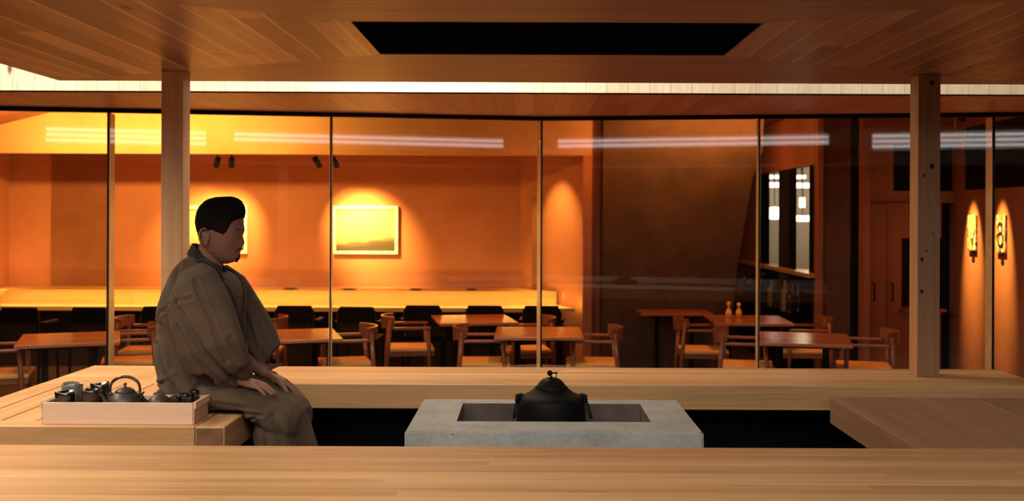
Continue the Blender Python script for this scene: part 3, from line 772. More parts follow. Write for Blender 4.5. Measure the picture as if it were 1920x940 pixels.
# eyebrow, moustache, goatee, closed eyelid line (short tufts following the face)
hb = BVHTree.FromPolygons([v.co.copy() for v in me.vertices], [tuple(p.vertices) for p in me.polygons])
def on(bvh, p, off):
    c, nrm, i, d = bvh.find_nearest(p); return c + nrm*off
def tuft(name, pts, rad, m=m_hair, flat=.45):
    q = [on(hb, Vector(p), .0006) for p in pts]
    MB().tube(q, rad, 8, flat=flat).build(name, m, man, True)
for s in (-1, 1):
    tuft('eyebrow', [M_(458, 433, HY + s*.014), M_(456, 431, HY + s*.026), M_(450, 430, HY + s*.040), M_(443, 432, HY + s*.055)], [.0015, .0026, .0026, .001])
    tuft('eyelashes', [M_(455, 443, HY + s*.018), M_(453, 444, HY + s*.030), M_(447, 443.5, HY + s*.043)], [.0008, .0012, .0008])
    tuft('moustache', [M_(456, 466, HY + s*.001), M_(453, 466.5, HY + s*.012), M_(447, 470, HY + s*.026), M_(444, 475, HY + s*.030)], [.0038, .0034, .0024, .0012], flat=.6)
tuft('goatee', [M_(449, 478.5, HY), M_(448, 484, HY), M_(444, 490, HY)], [.004, .007, .006], flat=.5)
tuft('goatee', [M_(446, 487, HY-.022), M_(447, 487, HY), M_(446, 487, HY+.022)], [.003, .006, .003], flat=.5)
tuft('lips', [M_(450, 471, HY-.018), M_(453, 472, HY), M_(450, 471, HY+.018)], [.001, .002, .001], m=plain('lip_skin', (.22, .09, .065, 1), .5))

# --- kimono volume
rb = MB()
def lr(py, xl, xr, w, Y=MY, n=32, sq=2.2):
    a, c = M_(xl, py, Y), M_(xr, py, Y); return ell_ring((a+c)/2, EX, EYv, (c-a).x/2, w, n, sq)
def tr_(xb, yb, xf, yf, w, sq=2.1):
    a, c = M_(xb, yb), M_(xf, yf); u = (c-a).normalized(); return ell_ring((a+c)/2, u, EYv, (c-a).length/2, w, 32, sq)
rb.loft([tr_(366, 466, 417, 512, .062), tr_(357, 475, 422, 512, .085), tr_(346, 487, 430, 514, .120), tr_(335, 502, 438, 520, .160), tr_(322, 522, 447, 532, .188), lr(552, 312, 453, .198), lr(580, 305, 454, .198),
         lr(620, 304, 456, .180), lr(660, 305, 462, .175), lr(700, 308, 470, .172), lr(730, 308, 478, .172), lr(750, 312, 480, .172), lr(758, 320, 470, .16)])
def sleeve(cs):
    """cs: (px, py, Y, half width along the image-plane normal, half thickness in depth)"""
    rings = []
    pts_ = [M_(c[0], c[1], c[2]) for c in cs]
    for i, c in enumerate(cs):
        t = pts_[min(i+1, len(cs)-1)] - pts_[max(i-1, 0)]; t.y = 0; t.normalize(); u = Vector((t.z, 0, -t.x))
        if len(c) > 5: ang = radians(c[5]); u = Vector((cos(ang), 0, sin(ang)))
        rings.append(ell_ring(pts_[i], u, EYv, c[3], c[4], 28, 2.4))
    rb.loft(rings)
sleeve([(366, 500, 3.90, .045, .05), (366, 522, 3.83, .085, .075), (372, 560, 3.80, .112, .080), (384, 605, 3.785, .122, .074), (398, 650, 3.78, .120, .066), (412, 692, 3.81, .118, .056), (421, 722, 3.85, .126, .046, 34), (429, 737, 3.868, .122, .036, 37)])
sleeve([(405, 505, 4.10, .045, .05), (425, 530, 4.17, .075, .07), (440, 565, 4.20, .092, .075), (458, 605, 4.21, .105, .070), (478, 645, 4.20, .105, .062), (492, 670, 4.18, .095, .052), (506, 694, 4.16, .070, .036, 24)])
# lap
def lap(px, yt, yb, w, Yc=4.0):
    a, c = M_(px, yt, Yc), M_(px, yb, Yc); return ell_ring((a+c)/2, EYv, EZ, w, (a-c).z/2, 32, 2.8)
rb.loft([lap(318, 716, 758, .15), lap(350, 700, 759, .165), lap(392, 700, 759, .17), lap(420, 703, 759, .205), lap(450, 708, 759, .212), lap(476, 716, 761, .212), (lap(510, 729, 796, .212)), lap(540, 740, 812, .205), lap(562, 753, 815, .185), lap(573, 768, 812, .15)])
# hanging skirt
def sk(z_py, xl, xr, w, Yc=4.0): return lr(z_py, xl, xr, w, Yc, 32, 2.6)
zz = []
for py, xl, xr, w in ((764, 495, 560, .165), (775, 489, 573, .185), (800, 488, 577, .195), (836, 489, 588, .20), (880, 492, 600, .205), (930, 500, 610, .205)): zz.append(sk(py, xl, xr, w))
rb.loft(zz)
kme = remeshed(rb, .0055, 3, 'kimono')
# creases: (polyline in photo pixels, width m, depth m, front side only)
creases = [
 ([(352, 500), (362, 545), (392, 585), (432, 650), (474, 706)], .010, .012),     # front edge of sleeve (armhole)
 ([(405, 520), (440, 590), (462, 660)], .008, .007),
 ([(300, 618), (330, 580), (372, 556), (404, 548)], .006, .006),               # seam across upper sleeve
 ([(318, 640), (335, 690), (362, 728), (388, 752)], .011, .015),               # back edge of the sleeve
 ([(330, 600), (345, 640), (352, 680)], .008, .006),
 ([(350, 585), (372, 640), (388, 700), (400, 745)], .012, .005),
 ([(382, 600), (404, 650), (430, 705)], .010, .004),
 ([(306, 650), (312, 700), (330, 745)], .008, .012),
 ([(300, 690), (320, 720), (345, 735)], .007, .009),
 ([(302, 735), (325, 712), (345, 700)], .006, .008),
 ([(395, 768), (430, 758), (480, 756), (520, 760)], .006, .006),
 ([(430, 762), (470, 770), (505, 766)], .005, .005),
 ([(440, 740), (490, 748), (525, 748)], .008, .003),
 ([(455, 772), (480, 800), (505, 840), (520, 880)], .010, .010),
 ([(505, 765), (515, 800), (524, 845)], .012, .006),
 ([(540, 760), (548, 800), (560, 850)], .012, .006),
 ([(470, 790), (486, 836)], .010, .008),
 ([(470, 620), (490, 660), (500, 690)], .009, .005),
 ([(328, 520), (320, 560), (322, 600)], .010, .004),
 ([(372, 520), (352, 548), (340, 575)], .012, .004),
 ([(420, 690), (395, 715), (385, 745)], .009, .004),
]
import numpy as np
nv = len(kme.vertices); co = np.empty(nv*3); kme.vertices.foreach_get('co', co); co = co.reshape(-1, 3)
no = np.empty(nv*3); kme.vertices.foreach_get('normal', no); no = no.reshape(-1, 3)
sx = VX + co[:,0]/co[:,1]*F; syy = VY + (EYE-co[:,2])/co[:,1]*F + ROLL*(sx-VX)
# crease paths are laid on the near side of the garment, in metres at the man's distance
cpx = co[:,0]/MY*F + VX; cpy = (EYE-co[:,2])/MY*F + VY + ROLL*(cpx-VX)
facing = np.clip(-no[:,1]*1.3 + .35, 0, 1)
disp = np.zeros(nv)
for poly_, w, dep in creases:
    dmin = np.full(nv, 1e9); side = np.zeros(nv)
    for (ax, ay), (bx_, by_) in zip(poly_, poly_[1:]):
        dx, dy = bx_-ax, by_-ay; L2 = dx*dx+dy*dy
        t = np.clip(((cpx-ax)*dx + (cpy-ay)*dy)/L2, 0, 1)
        ddx, ddy = cpx-(ax+t*dx), cpy-(ay+t*dy); d = np.sqrt(ddx**2+ddy**2); sg = np.sign(dx*ddy - dy*ddx)
        upd = d < dmin; dmin[upd] = d[upd]; side[upd] = sg[upd]
    dm = dmin/475.0
    disp += 1.25*facing*(-dep*np.exp(-(dm/w)**2) + .55*dep*np.exp(-((dm-2.0*w)/(1.3*w))**2))
for i in range(nv):
    p = co[i]
    q = Vector((p[0]*5 + p[2]*2, p[1]*5, p[2]*2.2 - p[0]*1.3))
    disp[i] += .006*noise.noise(q) + .0022*noise.noise(q*3.1)
co2 = co + no*disp[:,None]
kme.vertices.foreach_set('co', co2.reshape(-1)); kme.update()
for p in kme.polygons: p.use_smooth = True
kme.materials.append(m_kimono)
kob = bpy.data.objects.new('kimono', kme); C.objects.link(kob); kob.parent = man
kb = BVHTree.FromPolygons([v.co.copy() for v in kme.vertices], [tuple(p.vertices) for p in kme.polygons])
def ribbon(path, width, off, name, m, thick=.004, bv=kb, steps=10):
    pts_ = []
    for a, c in zip(path, path[1:]):
        for k in range(steps): pts_.append(a.lerp(c, k/steps))
    pts_.append(path[-1])
    for _ in range(4): pts_ = [pts_[0]] + [(pts_[i-1] + pts_[i]*2 + pts_[i+1])/4 for i in range(1, len(pts_)-1)] + [pts_[-1]]
    top, bot = [], []
    rows_ = []
    for i, p in enumerate(pts_):
        c, nrm, _, _ = bv.find_nearest(p)
        t = (pts_[min(i+1, len(pts_)-1)] - pts_[max(i-1, 0)]).normalized()
        sd = t.cross(nrm).normalized()
        row = []
        for s in (-1, -.5, 0, .5, 1):
            q = c + sd*width*s; cc, n2, _, _ = bv.find_nearest(q); row.append((cc*.35 + q*.65 + nrm*off, nrm))
        rows_.append(row)
    for _ in range(3):
        for i in range(1, len(rows_)-1):
            rows_[i] = [((rows_[i-1][j][0] + rows_[i][j][0]*2 + rows_[i+1][j][0])/4, rows_[i][j][1]) for j in range(5)]
    rings = []
    for row in rows_:
        rings.append([q + n2*thick for q, n2 in row] + [q - n2*thick for q, n2 in row[::-1]])
    return MB().loft(rings).build(name, m, man, True, angle=50)
nb = M_(371, 464, MY)
near_path = [M_(369, 464, 4.0), M_(377, 476, 3.93), M_(392, 497, 3.88), M_(408, 520, 3.87), M_(425, 548, 3.88), M_(438, 590, 3.92), M_(446, 640, 3.95), M_(452, 700, 3.96)]
far_path = [M_(369, 464, 4.0), M_(380, 472, 4.07), M_(402, 490, 4.10), M_(428, 515, 4.10), M_(446, 545, 4.06), M_(455, 590, 4.01), M_(460, 640, 3.98)]
ribbon(far_path, .024, .003, 'collar_band', m_collar, .004)
ribbon(near_path, .024, .006, 'collar_band', m_collar, .0045)
# standing collar round the neck: open rings hugging the neck, high at the back
def neck_collar(name, m, off, z_up, wdt):
    rings = []
    for k in range(33):
        a = radians(-158 + 316*k/32)      # 0 = back
        rx, ry_ = .060+off, .058+off
        f = (1-cos(a))/2
        c = M_(390, 466 + 44*f, MY); c.x += .002*f
        pt = Vector((c.x - rx*cos(a), MY + ry_*sin(a), c.z))
        outw = Vector((-cos(a), sin(a), 0))
        up = Vector((0, 0, 1))*wdt + outw*(-.006)
        rings.append([pt + up + outw*.002, pt + outw*.010 - up*.9, pt + outw*.004 - up*.9, pt + up - outw*.002])
    return MB().loft(rings).build(name, m, man, True, angle=50)
neck_collar('neck_collar', m_collar, .004, 0, .020)
neck_collar('under_collar', m_under, -.003, 0, .020)

# ================================================================== DINING ROOM FURNITURE
# ---- counter along the back wall
cY0, cY1 = 11.5, 11.97
co_ = thing('counter', 'long blond wall counter glowing under its ledge along the back wall', 'counter', (0, cY0, 0))
ctz = EYE - (577-VY)/F*cY0 - .01
xL, xR = -6.44, XP(1078, cY0)
MB().prism([(xL, 0), (xR, 0), (.36, cY1-cY0), (xL, cY1-cY0)], ctz-.045, ctz, 'Z').build('worktop', m_counter, co_)
lz = EYE - (546.5-VY)/F*12.0
MB().box(xL, .34, cY1-cY0, cY1-cY0+.03, ctz-.3, lz-.014).build('back_panel', m_counter, co_)
MB().prism([(xL, cY1-cY0-.01), (.34, cY1-cY0-.01), (-.13, BW-cY0-.01), (xL, BW-cY0-.01)], lz-.014, lz, 'Z').build('ledge', m_counter, co_)
MB().box(xL, .40, .22, .26, 0.001, ctz-.046).build('front_panel', m_chairfab, co_)
bpy.context.view_layer.update()
light('AREA', 'counter_led', (-2.6, cY1-.03, lz-.03), (-2.6, cY1-.30, ctz), 16, GOLD, co_, size=7.2, size_y=.03)
light('AREA', 'counter_panel_led', (-2.6, cY0+.08, ctz+.03), (-2.6, cY1, lz-.02), 16, (1.0, .60, .11), co_, size=7.2, size_y=.03)
light('AREA', 'ledge_uplight', (-2.6, BW-.25, lz+.02), (-2.6, BW, lz+.6), 5, GOLD, co_, size=7.0, size_y=.06)
# ---- small dark dishes on the ledge
for i, (px, wpx) in enumerate(((545, 28), (655, 30), (780, 26), (884, 22))):
    r_ = wpx/2/F*12.15
    o = MB().lathe([(r_*.6, 0), (r_, .012), (r_, .016), (r_*.9, .014), (r_*.5, .006)], n=24).build('small_dish', m_glaze_b, None, True)
    o.location = (XP(px, 12.15), 12.15, lz+.0003)
    tag(o, ['dark dish on the counter ledge between the two pictures', 'dark dish on the counter ledge under the right picture', 'dark dish on the counter ledge just right of the right picture', 'rightmost dark dish on the counter ledge'][i], 'dish', 'small dark dishes on the counter ledge')
    
# ---- framed pictures with track spots
def seascape():
    m, nt, b = newmat('seascape_print')
    tc = nt.nodes.new('ShaderNodeTexCoord'); sp = nt.nodes.new('ShaderNodeSeparateXYZ'); nt.links.new(tc.outputs['Generated'], sp.inputs[0])
    n = noise_node(nt, mapping(nt, (1.2, 1, 9), 'Generated'), 2.2, 4, .6, .4)
    w = mth(nt, 'ADD', mth(nt, 'SUBTRACT', sp.outputs[2], mth(nt, 'MULTIPLY', sp.outputs[0], .16)), mth(nt, 'MULTIPLY', mth(nt, 'SUBTRACT', n, .5), .28))
    nt.links.new(ramp(nt, w, [(.02, (.05, .04, .03, 1)), (.12, (.10, .075, .05, 1)), (.17, (.30, .22, .14, 1)), (.40, (.42, .32, .20, 1)), (.75, (.48, .38, .24, 1)), (.95, (.30, .23, .15, 1))]), b.inputs['Base Color'])
    b.inputs['Roughness'].default_value = .6; return m
m_sea = seascape()
def picture(px0, px1, py0, py1, label):
    a, c = P(px0, py1, BW), P(px1, py0, BW)
    r = thing('framed_picture', label, 'picture', ((a.x+c.x)/2, BW, (a.z+c.z)/2), 0, 'white framed seascape pictures on the back wall')
    w, h, t = (c.x-a.x)/2, (c.z-a.z)/2, .035
    b = MB().box(-w, w, -.05, -.002, h-t, h).box(-w, w, -.05, -.002, -h, -h+t).box(-w, -w+t, -.05, -.002, -h+t, h-t).box(w-t, w, -.05, -.002, -h+t, h-t)
    b.build('frame', m_frame, r); MB().box(-w+t, w-t, -.03, -.02, -h+t, h-t).build('print', m_sea, r)
    MB().box(-w+.005, w-.005, -.02, -.001, -h+.005, h-.005).build('backing', m_frame, r)
    return r
picture(348, 465, 387, 475, 'white framed landscape print behind the seated man\'s head')
picture(626, 747, 387, 476, 'white framed misty seascape print in the middle of the back wall')
def track_spot(px, py, Y, target, label, power, angle, color=GOLD, name='track_spotlight', ceil=None, size=1.0, blend=.9, grp='track spotlights above the pictures'):
    p = P(px, py, Y); r = thing(name, label, 'spotlight', p, 0, grp)
    d = (Vector(target)-p).normalized(); q = d.to_track_quat('-Z', 'Y').to_matrix().to_4x4()
    b = MB().lathe([(.030*size, -.075*size), (.034*size, -.07*size), (.034*size, .05*size), (.022*size, .075*size)], n=20, M=q)
    b.build('lamp_head', m_metal_blk, r, True, angle=40)
    top = (ceil if ceil else 3.019) - p.z
    MB().tube([(0, 0, .02), (0, 0.0, top)], .008, 8, ends=False).build('stem', m_metal_blk, r, True)
    bpy.context.view_layer.update()
    light('SPOT', 'beam', p + d*.08*size, target, power, color, r, angle=angle, blend=blend, radius=.02)
    return r
track_spot(407, 304, 11.72, P(380, 432, BW), 'leftmost track spotlight, hanging left above the man\'s head', 360, 56)
track_spot(434, 304, 11.72, P(430, 432, BW), 'track spotlight just right of the leftmost one above the man', 360, 56)
track_spot(594, 304, 11.72, P(675, 430, BW), 'tilted track spotlight left of the glass fin by the right picture', 410, 56)
track_spot(627, 304, 11.72, P(700, 432, BW), 'track spotlight just right of the glass fin by the right picture', 410, 56)
# cove wash on the bulkhead and plaster wall (lamps standing on the passage side, high up)
light('AREA', 'bulkhead_wash_left', (-4.3, 10.2, 2.75), (-4.3, 11.4, 2.6), 105, GOLD, size=2.8, size_y=.08)
light('AREA', 'plaster_wash', (1.9, 10.75, 2.88), (1.7, 11.35, 2.75), 30, (1.0, .36, .07), size=1.6, size_y=.08)
light('SPOT', 'return_wall_spot', (XP(1000, 11.6), 11.65, 2.6), (XP(1050, 12.0), 12.0, 1.2), 200, GOLD, angle=60, blend=1)
light('AREA', 'left_wall_lamp', (-6.1, 11.9, .95), (-6.45, 12.2, 1.3), 4, GOLD, size=.4, size_y=.2)
# ---- tall narrow wooden pull on the return wall
pa = P(1005, 372, 12.3); pb = P(1005, 540, 12.3)
o = MB().rbox(pa.x-.05, pa.x+.05, 12.18, 12.22, pb.z, pa.z, .004).build('hanging_board', m_door); tag(o, 'narrow tall dark wooden board on the right return wall of the alcove', 'board')

# ---- tables
def make_table():
    r = thing('dining_table', '', 'table', (0,0,0), 0, 'reddish square dining tables')
    MB().rbox(-.385, .385, -.42, .42, .692, .72, .004).build('table_top', m_table, r)
    MB().box(-.30, .30, -.34, .34, .672, .691).build('under_frame', m_metal_blk, r)
    for s in (-1, 1):
        MB().lathe([(.035, .03), (.028, .05), (.028, .672)], (s*.19, 0, 0), 16).build('column', m_metal_blk, r, True, angle=40)
        MB().rbox(s*.19-.035, s*.19+.035, -.30, .30, .001, .03, .006).build('foot', m_metal_blk, r)
    return r
T0 = make_table(); first = [True]
def table(px, py_near, rz, label, w=None):
    Yn = 1.02*F/(py_near - ROLL*(px-VX) - VY)
    yc = Yn + .42*cos(rz) ; x = XP(px, Yn) - .42*sin(rz)
    if first[0]: T0.location = (x, yc, 0); T0.rotation_euler = (0,0,rz); T0['label'] = label; first[0] = False; return T0
    return dup(T0, (x, yc, 0), rz, label)
table(128, 645, radians(22), 'dining table at the far left of the picture, beyond the left bench')
table(556, 638, radians(17), 'dining table just right of the seated man, before the counter chairs')
table(900, 606, radians(11), 'far dining table left of the glass corner, in front of the counter')
table(1012, 633, 0, 'dining table straight behind the kettle')
table(1416, 607, radians(-3), 'far dining table at right carrying two small lit bottles')
table(1508, 645, radians(-14), 'near dining table at right, in front of the pier')
o = dup(T0, (XP(1264, 11.1), 11.07, 0), 0, 'dim narrow table against the dark leaning plaster wall'); o.scale = (1, .6, 1)

# ---- wooden armchairs, facing +X in their own space
def make_armchair():
    r = thing('wooden_armchair', '', 'chair', (0,0,0), 0, 'walnut armchairs at the dining tables')
    MB().rbox(-.21, .24, -.22, .22, .415, .455, .014).build('seat', m_weave, r)
    MB().box(-.215, .235, -.225, .225, .375, .413).build('seat_frame', m_chairw, r)
    # curved backrest
    pr = []; rings = []
    for k in range(13):
        a = radians(-58 + 116*k/12); c = Vector((-.02 - .25*cos(a), .285*sin(a), 0))
        out = Vector((-cos(a), sin(a), 0)); h = .125 - .045*(abs(a)/radians(58))**2
        rings.append([c + out*.012 + Vector((0,0,.76)), c - out*.010 + Vector((0,0,.76)), c - out*.014 + Vector((0,0,.76-h)), c + out*.006 + Vector((0,0,.76-h))])
    MB().loft(rings).build('backrest', m_chairw, r)
    for s in (-1, 1):
        MB().rbox(-.17, .20, s*.262-.028, s*.262+.028, .640, .664, .008).build('armrest', m_chairw, r)
        MB().tube([(.20, s*.245, .001), (.185, s*.25, .42), (.175, s*.258, .64)], [.014, .020, .017], 12, ends=False).build('leg', m_chairw, r, True)
        MB().tube([(-.24, s*.205, .001), (-.215, s*.22, .42), (-.19, s*.238, .72)], [.014, .021, .018], 12, ends=False).build('leg', m_chairw, r, True)
    return r
A0 = make_armchair(); firstA = [True]
def armchair(px, Y, rz, label):
    loc = (XP(px, Y), Y, 0)
    if firstA[0]: A0.location = loc; A0.rotation_euler = (0,0,rz); A0['label'] = label; firstA[0] = False; return
    dup(A0, loc, rz, label)
R_ = radians
armchair(1, 8.35, R_(20), 'armchair cut by the left edge of the picture, at the far left table')
armchair(245, 9.1, R_(200), 'armchair at the right side of the far left table')
armchair(272, 9.85, R_(8), 'armchair directly behind the left side of the seated man')
armchair(486, 9.9, R_(185), 'armchair mostly hidden behind the seated man\'s chest')
armchair(650, 9.1, R_(197), 'armchair at the right side of the table next to the man')
armchair(768, 10.15, R_(9), 'armchair at the left side of the far table before the counter')
armchair(908, 9.15, R_(2), 'armchair at the left side of the table behind the kettle')
armchair(990, 10.0, R_(190), 'armchair at the right side of the far table before the counter')
armchair(1112, 9.15, R_(178), 'armchair at the right side of the table behind the kettle')
armchair(1316, 10.05, R_(-2), 'armchair at the left side of the far right table, by the plaster wall')
armchair(1398, 9.0, R_(-12), 'armchair at the left side of the near right table')
armchair(1508, 10.1, R_(176), 'armchair at the right side of the far right table')
armchair(1624, 8.95, R_(167), 'armchair at the right side of the near right table, by the cabinets')

# ---- black counter chairs, backs to the viewer (back at -Y)
def make_counter_chair():
    r = thing('counter_chair', '', 'chair', (0,0,0), 0, 'black chairs along the wall counter')
    poly = [(-.195, .64), (-.20, .74), (-.175, .80), (.175, .80), (.20, .74), (.195, .64)]
    MB().prism(poly, -.24, -.205, 'Y').build('top_pad', m_chairblk, r, bevel=.008)
    MB().box(-.175, .175, -.225, -.212, .47, .639).build('back_panel', m_chairfab, r)
    MB().rbox(-.22, .22, -.20, .22, .42, .47, .015).build('seat', m_chairblk, r)
    for s in (-1, 1):
        MB().tube([(s*.205, -.235, .001), (s*.205, -.225, .45), (s*.19, -.222, .76)], .014, 10, ends=False).build('leg', m_chairblk, r, True)
        MB().tube([(s*.20, .20, .001), (s*.20, .19, .43)], .014, 10, ends=False).build('leg', m_chairblk, r, True)
        MB().rbox(s*.225-.02, s*.225+.02, -.21, .12, .625, .65, .006).build('armrest', m_chairblk, r)
    return r
B0_ = make_counter_chair()
cc = [(57, 10.55, 'black counter chair furthest left, behind the far left table'), (188, 10.6, 'black counter chair crossed by the left wide glass fin'), (318, 10.75, 'black counter chair almost hidden behind the man\'s shoulder'),
      (561, 10.9, 'black counter chair directly behind the table next to the man'), (678, 10.8, 'black counter chair just right of the glass fin, under the right picture'), (797, 11.0, 'black counter chair left behind the far table'),
      (912, 11.0, 'black counter chair right behind the far table'), (1018, 11.0, 'black counter chair at the glass corner, furthest right')]
for i, (px, Y, lb) in enumerate(cc):
    if i == 0: B0_.location = (XP(px, Y), Y, 0); B0_['label'] = lb
    else: dup(B0_, (XP(px, Y), Y, 0), radians(random.uniform(-4, 4)), lb)

# ---- lit cruets on the far right table
m_amber = plain('amber_glass', (.85, .55, .16, 1), .15, coat=.5)
for px, h, lb in ((1367, .16, 'left of two small amber bottles on the far right table'), (1386, .15, 'right of two small amber bottles on the far right table')):
    b = MB().lathe([(.02, 0), (.032, .003), (.034, .045), (.026, .07), (.012, .09), (.011, h-.045), (.02, h-.035), (.021, h-.01), (.012, h)], n=20)
    o = b.build('small_bottle', m_amber, None, True); o.location = (XP(px, 10.45), 10.45, .7205); tag(o, lb, 'bottle', 'small amber bottles on the far right table')
# ---- bottle shelf under the kitchen window
sh = thing('bottle_shelf', 'dark open shelf unit crowded with bottles below the kitchen window sill', 'shelf', (WX-.34, 12.75, 0))
b = MB().box(0, .335, -1.3, 1.5, 0.001, .66).box(.32, .335, -1.3, 1.5, .66, 1.06)
b.build('cabinet', m_metal_blk, sh)
m_bg = plain('dark_green_bottle_glass', (.01, .014, .008, 1), .08, spec=.9, coat=1); m_bc = plain('clear_bottle_glass', (.28, .27, .22, 1), .1, spec=.9, coat=1)
bt = MB().lathe([(.03, 0), (.038, .004), (.038, .19), (.034, .215), (.016, .245), (.0145, .30), (.016, .305), (.015, .315)], n=18)
bt_o = None; pos = []
for i in range(12):
    for j in range(2): pos.append((WX-.27 + .12*j, 11.55 + i*.215 + .09*j))
words = ['dark', 'clear', 'slim', 'tall']
for i, (x, y) in enumerate(pos):
    clear = i in (5, 8, 2, 17)
    if clear or bt_o is None or True:
        if i == 0: bt_o = bt.build('bottle', m_bg, None, True, angle=50); o = bt_o
        elif i == 2: bt_c = bt.build('bottle', m_bc, None, True, angle=50); o = bt_c
        else:
            o = (bt_c if clear else bt_o).copy(); C.objects.link(o)
    s = .92 + .16*((i*7) % 5)/5
    o.location = (x, y, .6605); o.scale = (1.1, 1.1, s*1.1)
    if clear: tag(o, 'pale glass bottle standing among dark ones below the kitchen window', 'bottle', 'pale bottles on the shelf below the kitchen window')
    else: tag(o, 'dark glass bottle on the crowded shelf below the kitchen window', 'bottle', 'dark bottles on the shelf below the kitchen window')

# ---- kitchen lamps seen through the window
em = emit('kitchen_lamp_glow', (1.0, .93, .78, 1), 7)
for i, (px, py, Y, w, h, lb) in enumerate(((1450, 332, 14.2, .15, .05, 'upper left glowing kitchen lamp'), (1451, 347, 14.0, .15, .07, 'wide white kitchen lamp below the upper left one'), (1452, 400, 13.6, .14, .17, 'large bright kitchen lamp left of the dark mullion'),
        (1502, 332, 14.2, .12, .05, 'upper right glowing kitchen lamp'), (1504, 348, 14.0, .19, .07, 'wide white kitchen lamp below the upper right one'), (1505, 410, 13.6, .18, .08, 'long bright kitchen lamp right of the dark mullion'), (1504, 380, 13.9, .07, .14, 'narrow warm kitchen lamp right of the dark mullion'))):
    Y *= KF; w *= KF; h *= KF; p = P(px, py, Y); r = thing('kitchen_lamp', lb, 'lamp', p, 0, 'lamps in the kitchen behind the internal window')
    MB().rbox(-w/2, w/2, -.05, .05, -h/2, h/2, min(w, h)*.2).build('shade', em, r); MB().tube([(0, 0, h/2), (0, 0, 2.98-p.z)], .006, 8, ends=False).build('cord', m_metal_blk, r)
light('AREA', 'sill_wash', (2.2, 12.8, 2.7), (3.25, 12.8, 1.3), 14, AMBER, size=.2, size_y=2.4)
light('POINT', 'kitchen_light', (4.4, 15.4, 2.2), (0,0,0), 70, (1.0, .75, .42), radius=.2)
kc = thing('kitchen_worktop', 'pale kitchen worktop glimpsed through the internal window', 'worktop', (4.4, 15.6, 0))
MB().rbox(-.55, 1.6, -.3, .35, .9, .95, .01).build('top', m_white, kc); MB().box(-.5, 1.55, -.25, .3, .001, .899).build('base', m_cab, kc)

# ---- cabinets at right back
cbx = thing('tall_cabinet', 'tall red-brown two door cabinet with dark pull handles beside the pier', 'cabinet', (XP(1626, 11), 10.98, 0))
xw = XP(1765, 11) - XP(1626, 11); x_1 = XP(1662, 11) - XP(1626, 11); x_2 = XP(1690, 11) - XP(1626, 11); zN0, zN1 = P(1700, 578, 11).z, P(1700, 447, 11).z
MB().box(.001, x_2, .02, .3, .001, zA-.002).box(x_2, xw, .02, .3, zN1, zA-.002).box(x_2, xw, .02, .3, .001, zN0).box(x_2, xw, .27, .3, zN0, zN1).build('carcass', m_cab, cbx)
for a, c, hx_ in ((.004, x_1-.003, 1637), (x_1+.003, x_2-.003, 1671)):
    d = MB().rbox(a, c, 0, .018, .05, zA-.012, .002).build('door', m_cab, cbx)
    hx0_ = XP(hx_, 11) - XP(1626, 11); h0, h1 = P(hx_, 565, 11).z, P(hx_, 530, 11).z
    MB().tube([(hx0_, 0, h0), (hx0_, -.035, h0+.01), (hx0_, -.035, h1-.01), (hx0_, 0, h1)], .008, 8).build('handle', m_metal_blk, d)
MB().box(x_2+.01, xw-.01, .2, .262, zN0+.001, zN1-.001).build('niche_back', m_black, cbx)
MB().rbox(x_2-.02, xw, -.14, .02, zN0-.03, zN0, .005).build('shelf', m_cab, cbx)

# ---- two small painted panels on the right wall, each under its own spot
def panel_mat(name, cols, sc):
    m, nt, b = newmat(name); v = mapping(nt, (3, 3, 1.4)); n = noise_node(nt, v, sc, 2, .4, 1.5)
    r = nt.nodes.new('ShaderNodeValToRGB'); r.color_ramp.interpolation = 'CONSTANT'; nt.links.new(n, r.inputs[0])
    while len(r.color_ramp.elements) < len(cols): r.color_ramp.elements.new(.5)
    for i, (e, c) in enumerate(zip(r.color_ramp.elements, cols)): e.position = .32 + .36*i/len(cols) if i else 0; e.color = c
    nt.links.new(r.outputs[0], b.inputs['Base Color']); return m
pm1 = panel_mat('painted_panel_pattern', [(.7, .62, .4, 1), (.1, .3, .2, 1), (.75, .7, .55, 1), (.03, .03, .05, 1), (.7, .5, .1, 1), (.6, .6, .5, 1)], 2.2)
pm2 = panel_mat('painted_panel_pattern_two', [(.75, .7, .55, 1), (.03, .03, .05, 1), (.6, .2, .15, 1), (.7, .68, .6, 1), (.08, .35, .25, 1), (.05, .05, .06, 1)], 3.4)
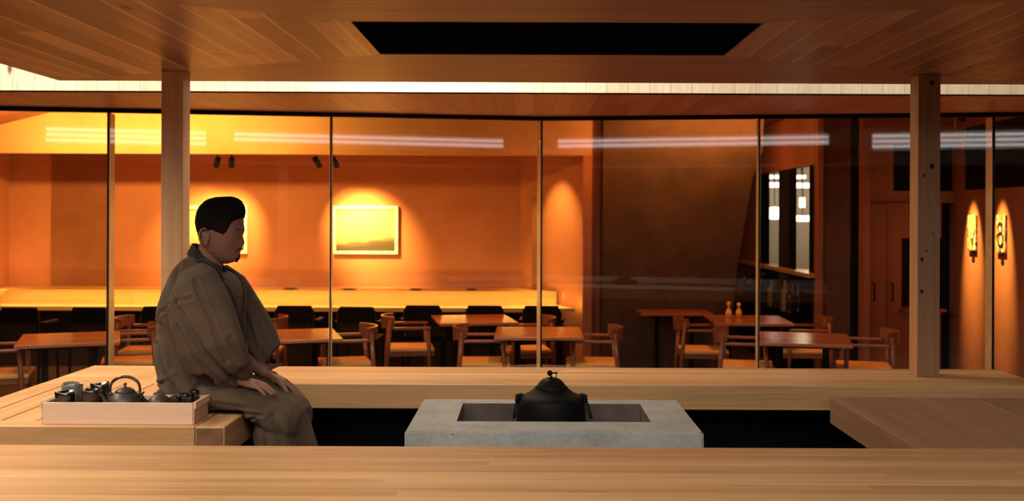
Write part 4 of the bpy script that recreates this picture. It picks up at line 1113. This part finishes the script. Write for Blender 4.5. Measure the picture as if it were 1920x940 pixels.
for y0, y1, pm, lb in ((10.48, 10.67, pm1, 'small painted panel spotlit on the right wall, nearer the doorway'), (9.83, 10.02, pm2, 'small painted panel with black loops at the far right, spotlit')):
    zt_, zb_ = P(1826, 404, 10.5).z, P(1826, 470, 10.5).z
    r = thing('painted_panel', lb, 'picture', (4.65, (y0+y1)/2, (zt_+zb_)/2), 0, 'small painted panels on the right wall')
    h = (zt_-zb_)/2; w = (y1-y0)/2
    MB().rbox(-.022, -.002, -w, w, -h, h, .002).build('panel', pm, r)
    if pm is pm2:
        for c, rr in ((.06, .05), (-.05, .065)):
            pr = [Vector((-.024, cos(2*pi*k/24)*rr*.9, c + sin(2*pi*k/24)*rr)) for k in range(25)]
            MB().tube(pr, .008, 6, flat=.5, ends=False).build('painted_loop', m_metal_blk, r)
    MB().rbox(-.03, -.002, -w*.35, w*.35, -h-.03, -h-.015, .004).build('bracket', m_metal_blk, r)
    bpy.context.view_layer.update()
    p = Vector((4.25, (y0+y1)/2, 2.75))
    s = thing('ceiling_spotlight', 'black ceiling spotlight over ' + ('the painted panel nearer the doorway' if pm is pm1 else 'the far right painted panel'), 'spotlight', p, 0, 'ceiling spotlights over the painted panels')
    MB().lathe([(.03, -.05), (.034, -.045), (.034, .05), (.02, .07)], n=18).build('lamp_head', m_metal_blk, s, True, angle=40); MB().tube([(0,0,.06), (0,0,.26)], .008, 8, ends=False).build('stem', m_metal_blk, s)
    bpy.context.view_layer.update()
    light('SPOT', 'beam', p + Vector((0,0,-.06)), (4.62, (y0+y1)/2, 1.45), 1000, GOLD, s, angle=23, blend=1.0, radius=.015)

# ---- downlights over tables
def downlight(x, y, power, label, ang=70, tgt=None):
    s = thing('ceiling_spotlight', label, 'spotlight', (x, y, 2.80), 0, 'ceiling spotlights over the dining tables')
    MB().lathe([(.03, -.06), (.036, -.055), (.036, .05), (.02, .07)], n=18).build('lamp_head', m_metal_blk, s, True, angle=40); MB().tube([(0,0,.06), (0,0,.215)], .008, 8, ends=False).build('stem', m_metal_blk, s)
    bpy.context.view_layer.update()
    light('SPOT', 'beam', (x, y, 2.73), tgt or (x, y, 0), power*1.7, (1.0, .34, .07), s, angle=ang, blend=.7, radius=.03)
downlight(-4.0, 8.9, 30, 'spotlight above the far left table')
downlight(-2.3, 9.9, 60, 'spotlight above the table next to the man')
downlight(-.6, 10.4, 60, 'spotlight above the far table before the counter')
downlight(.2, 9.3, 48, 'spotlight above the table behind the kettle')
downlight(2.0, 9.9, 50, 'spotlight above the far right table')
downlight(2.9, 9.0, 40, 'spotlight above the near right table')
# strip lamps on the near side of the light well, mirrored by the upper glass
m_strip = emit('strip_lamp_glow', (1.0, .88, .84, 1), 5.5)
struct(MB().box(-6, 6.5, -1.75, -1.65, 2.6, 3.9).build('trim_6', m_riser), 'pale board riser on the near side of the light well')
for x0, x1, lb in ((-2.1, 2.5, 'long triple strip lamp in the middle of the near riser'), (-4.9, -2.5, 'triple strip lamp at the left of the near riser'), (3.15, 5.6, 'triple strip lamp at the right of the near riser')):
    r = thing('strip_lamp', lb, 'lamp', ((x0+x1)/2, -1.65, 3.0), 0, 'strip lamps on the near riser')
    h = (x1-x0)/2
    MB().box(-h, h, .001, .02, -.16, .16).build('back_plate', m_frame, r)
    for z in (-.085, .0, .085):
        MB().prism([(-h+.02+(.11-z)*.0, z-.022), (h-.02, z-.022), (h-.02, z+.022), (-h+.02, z+.022)], .021, .05, 'Y').build('tube', m_strip, r)
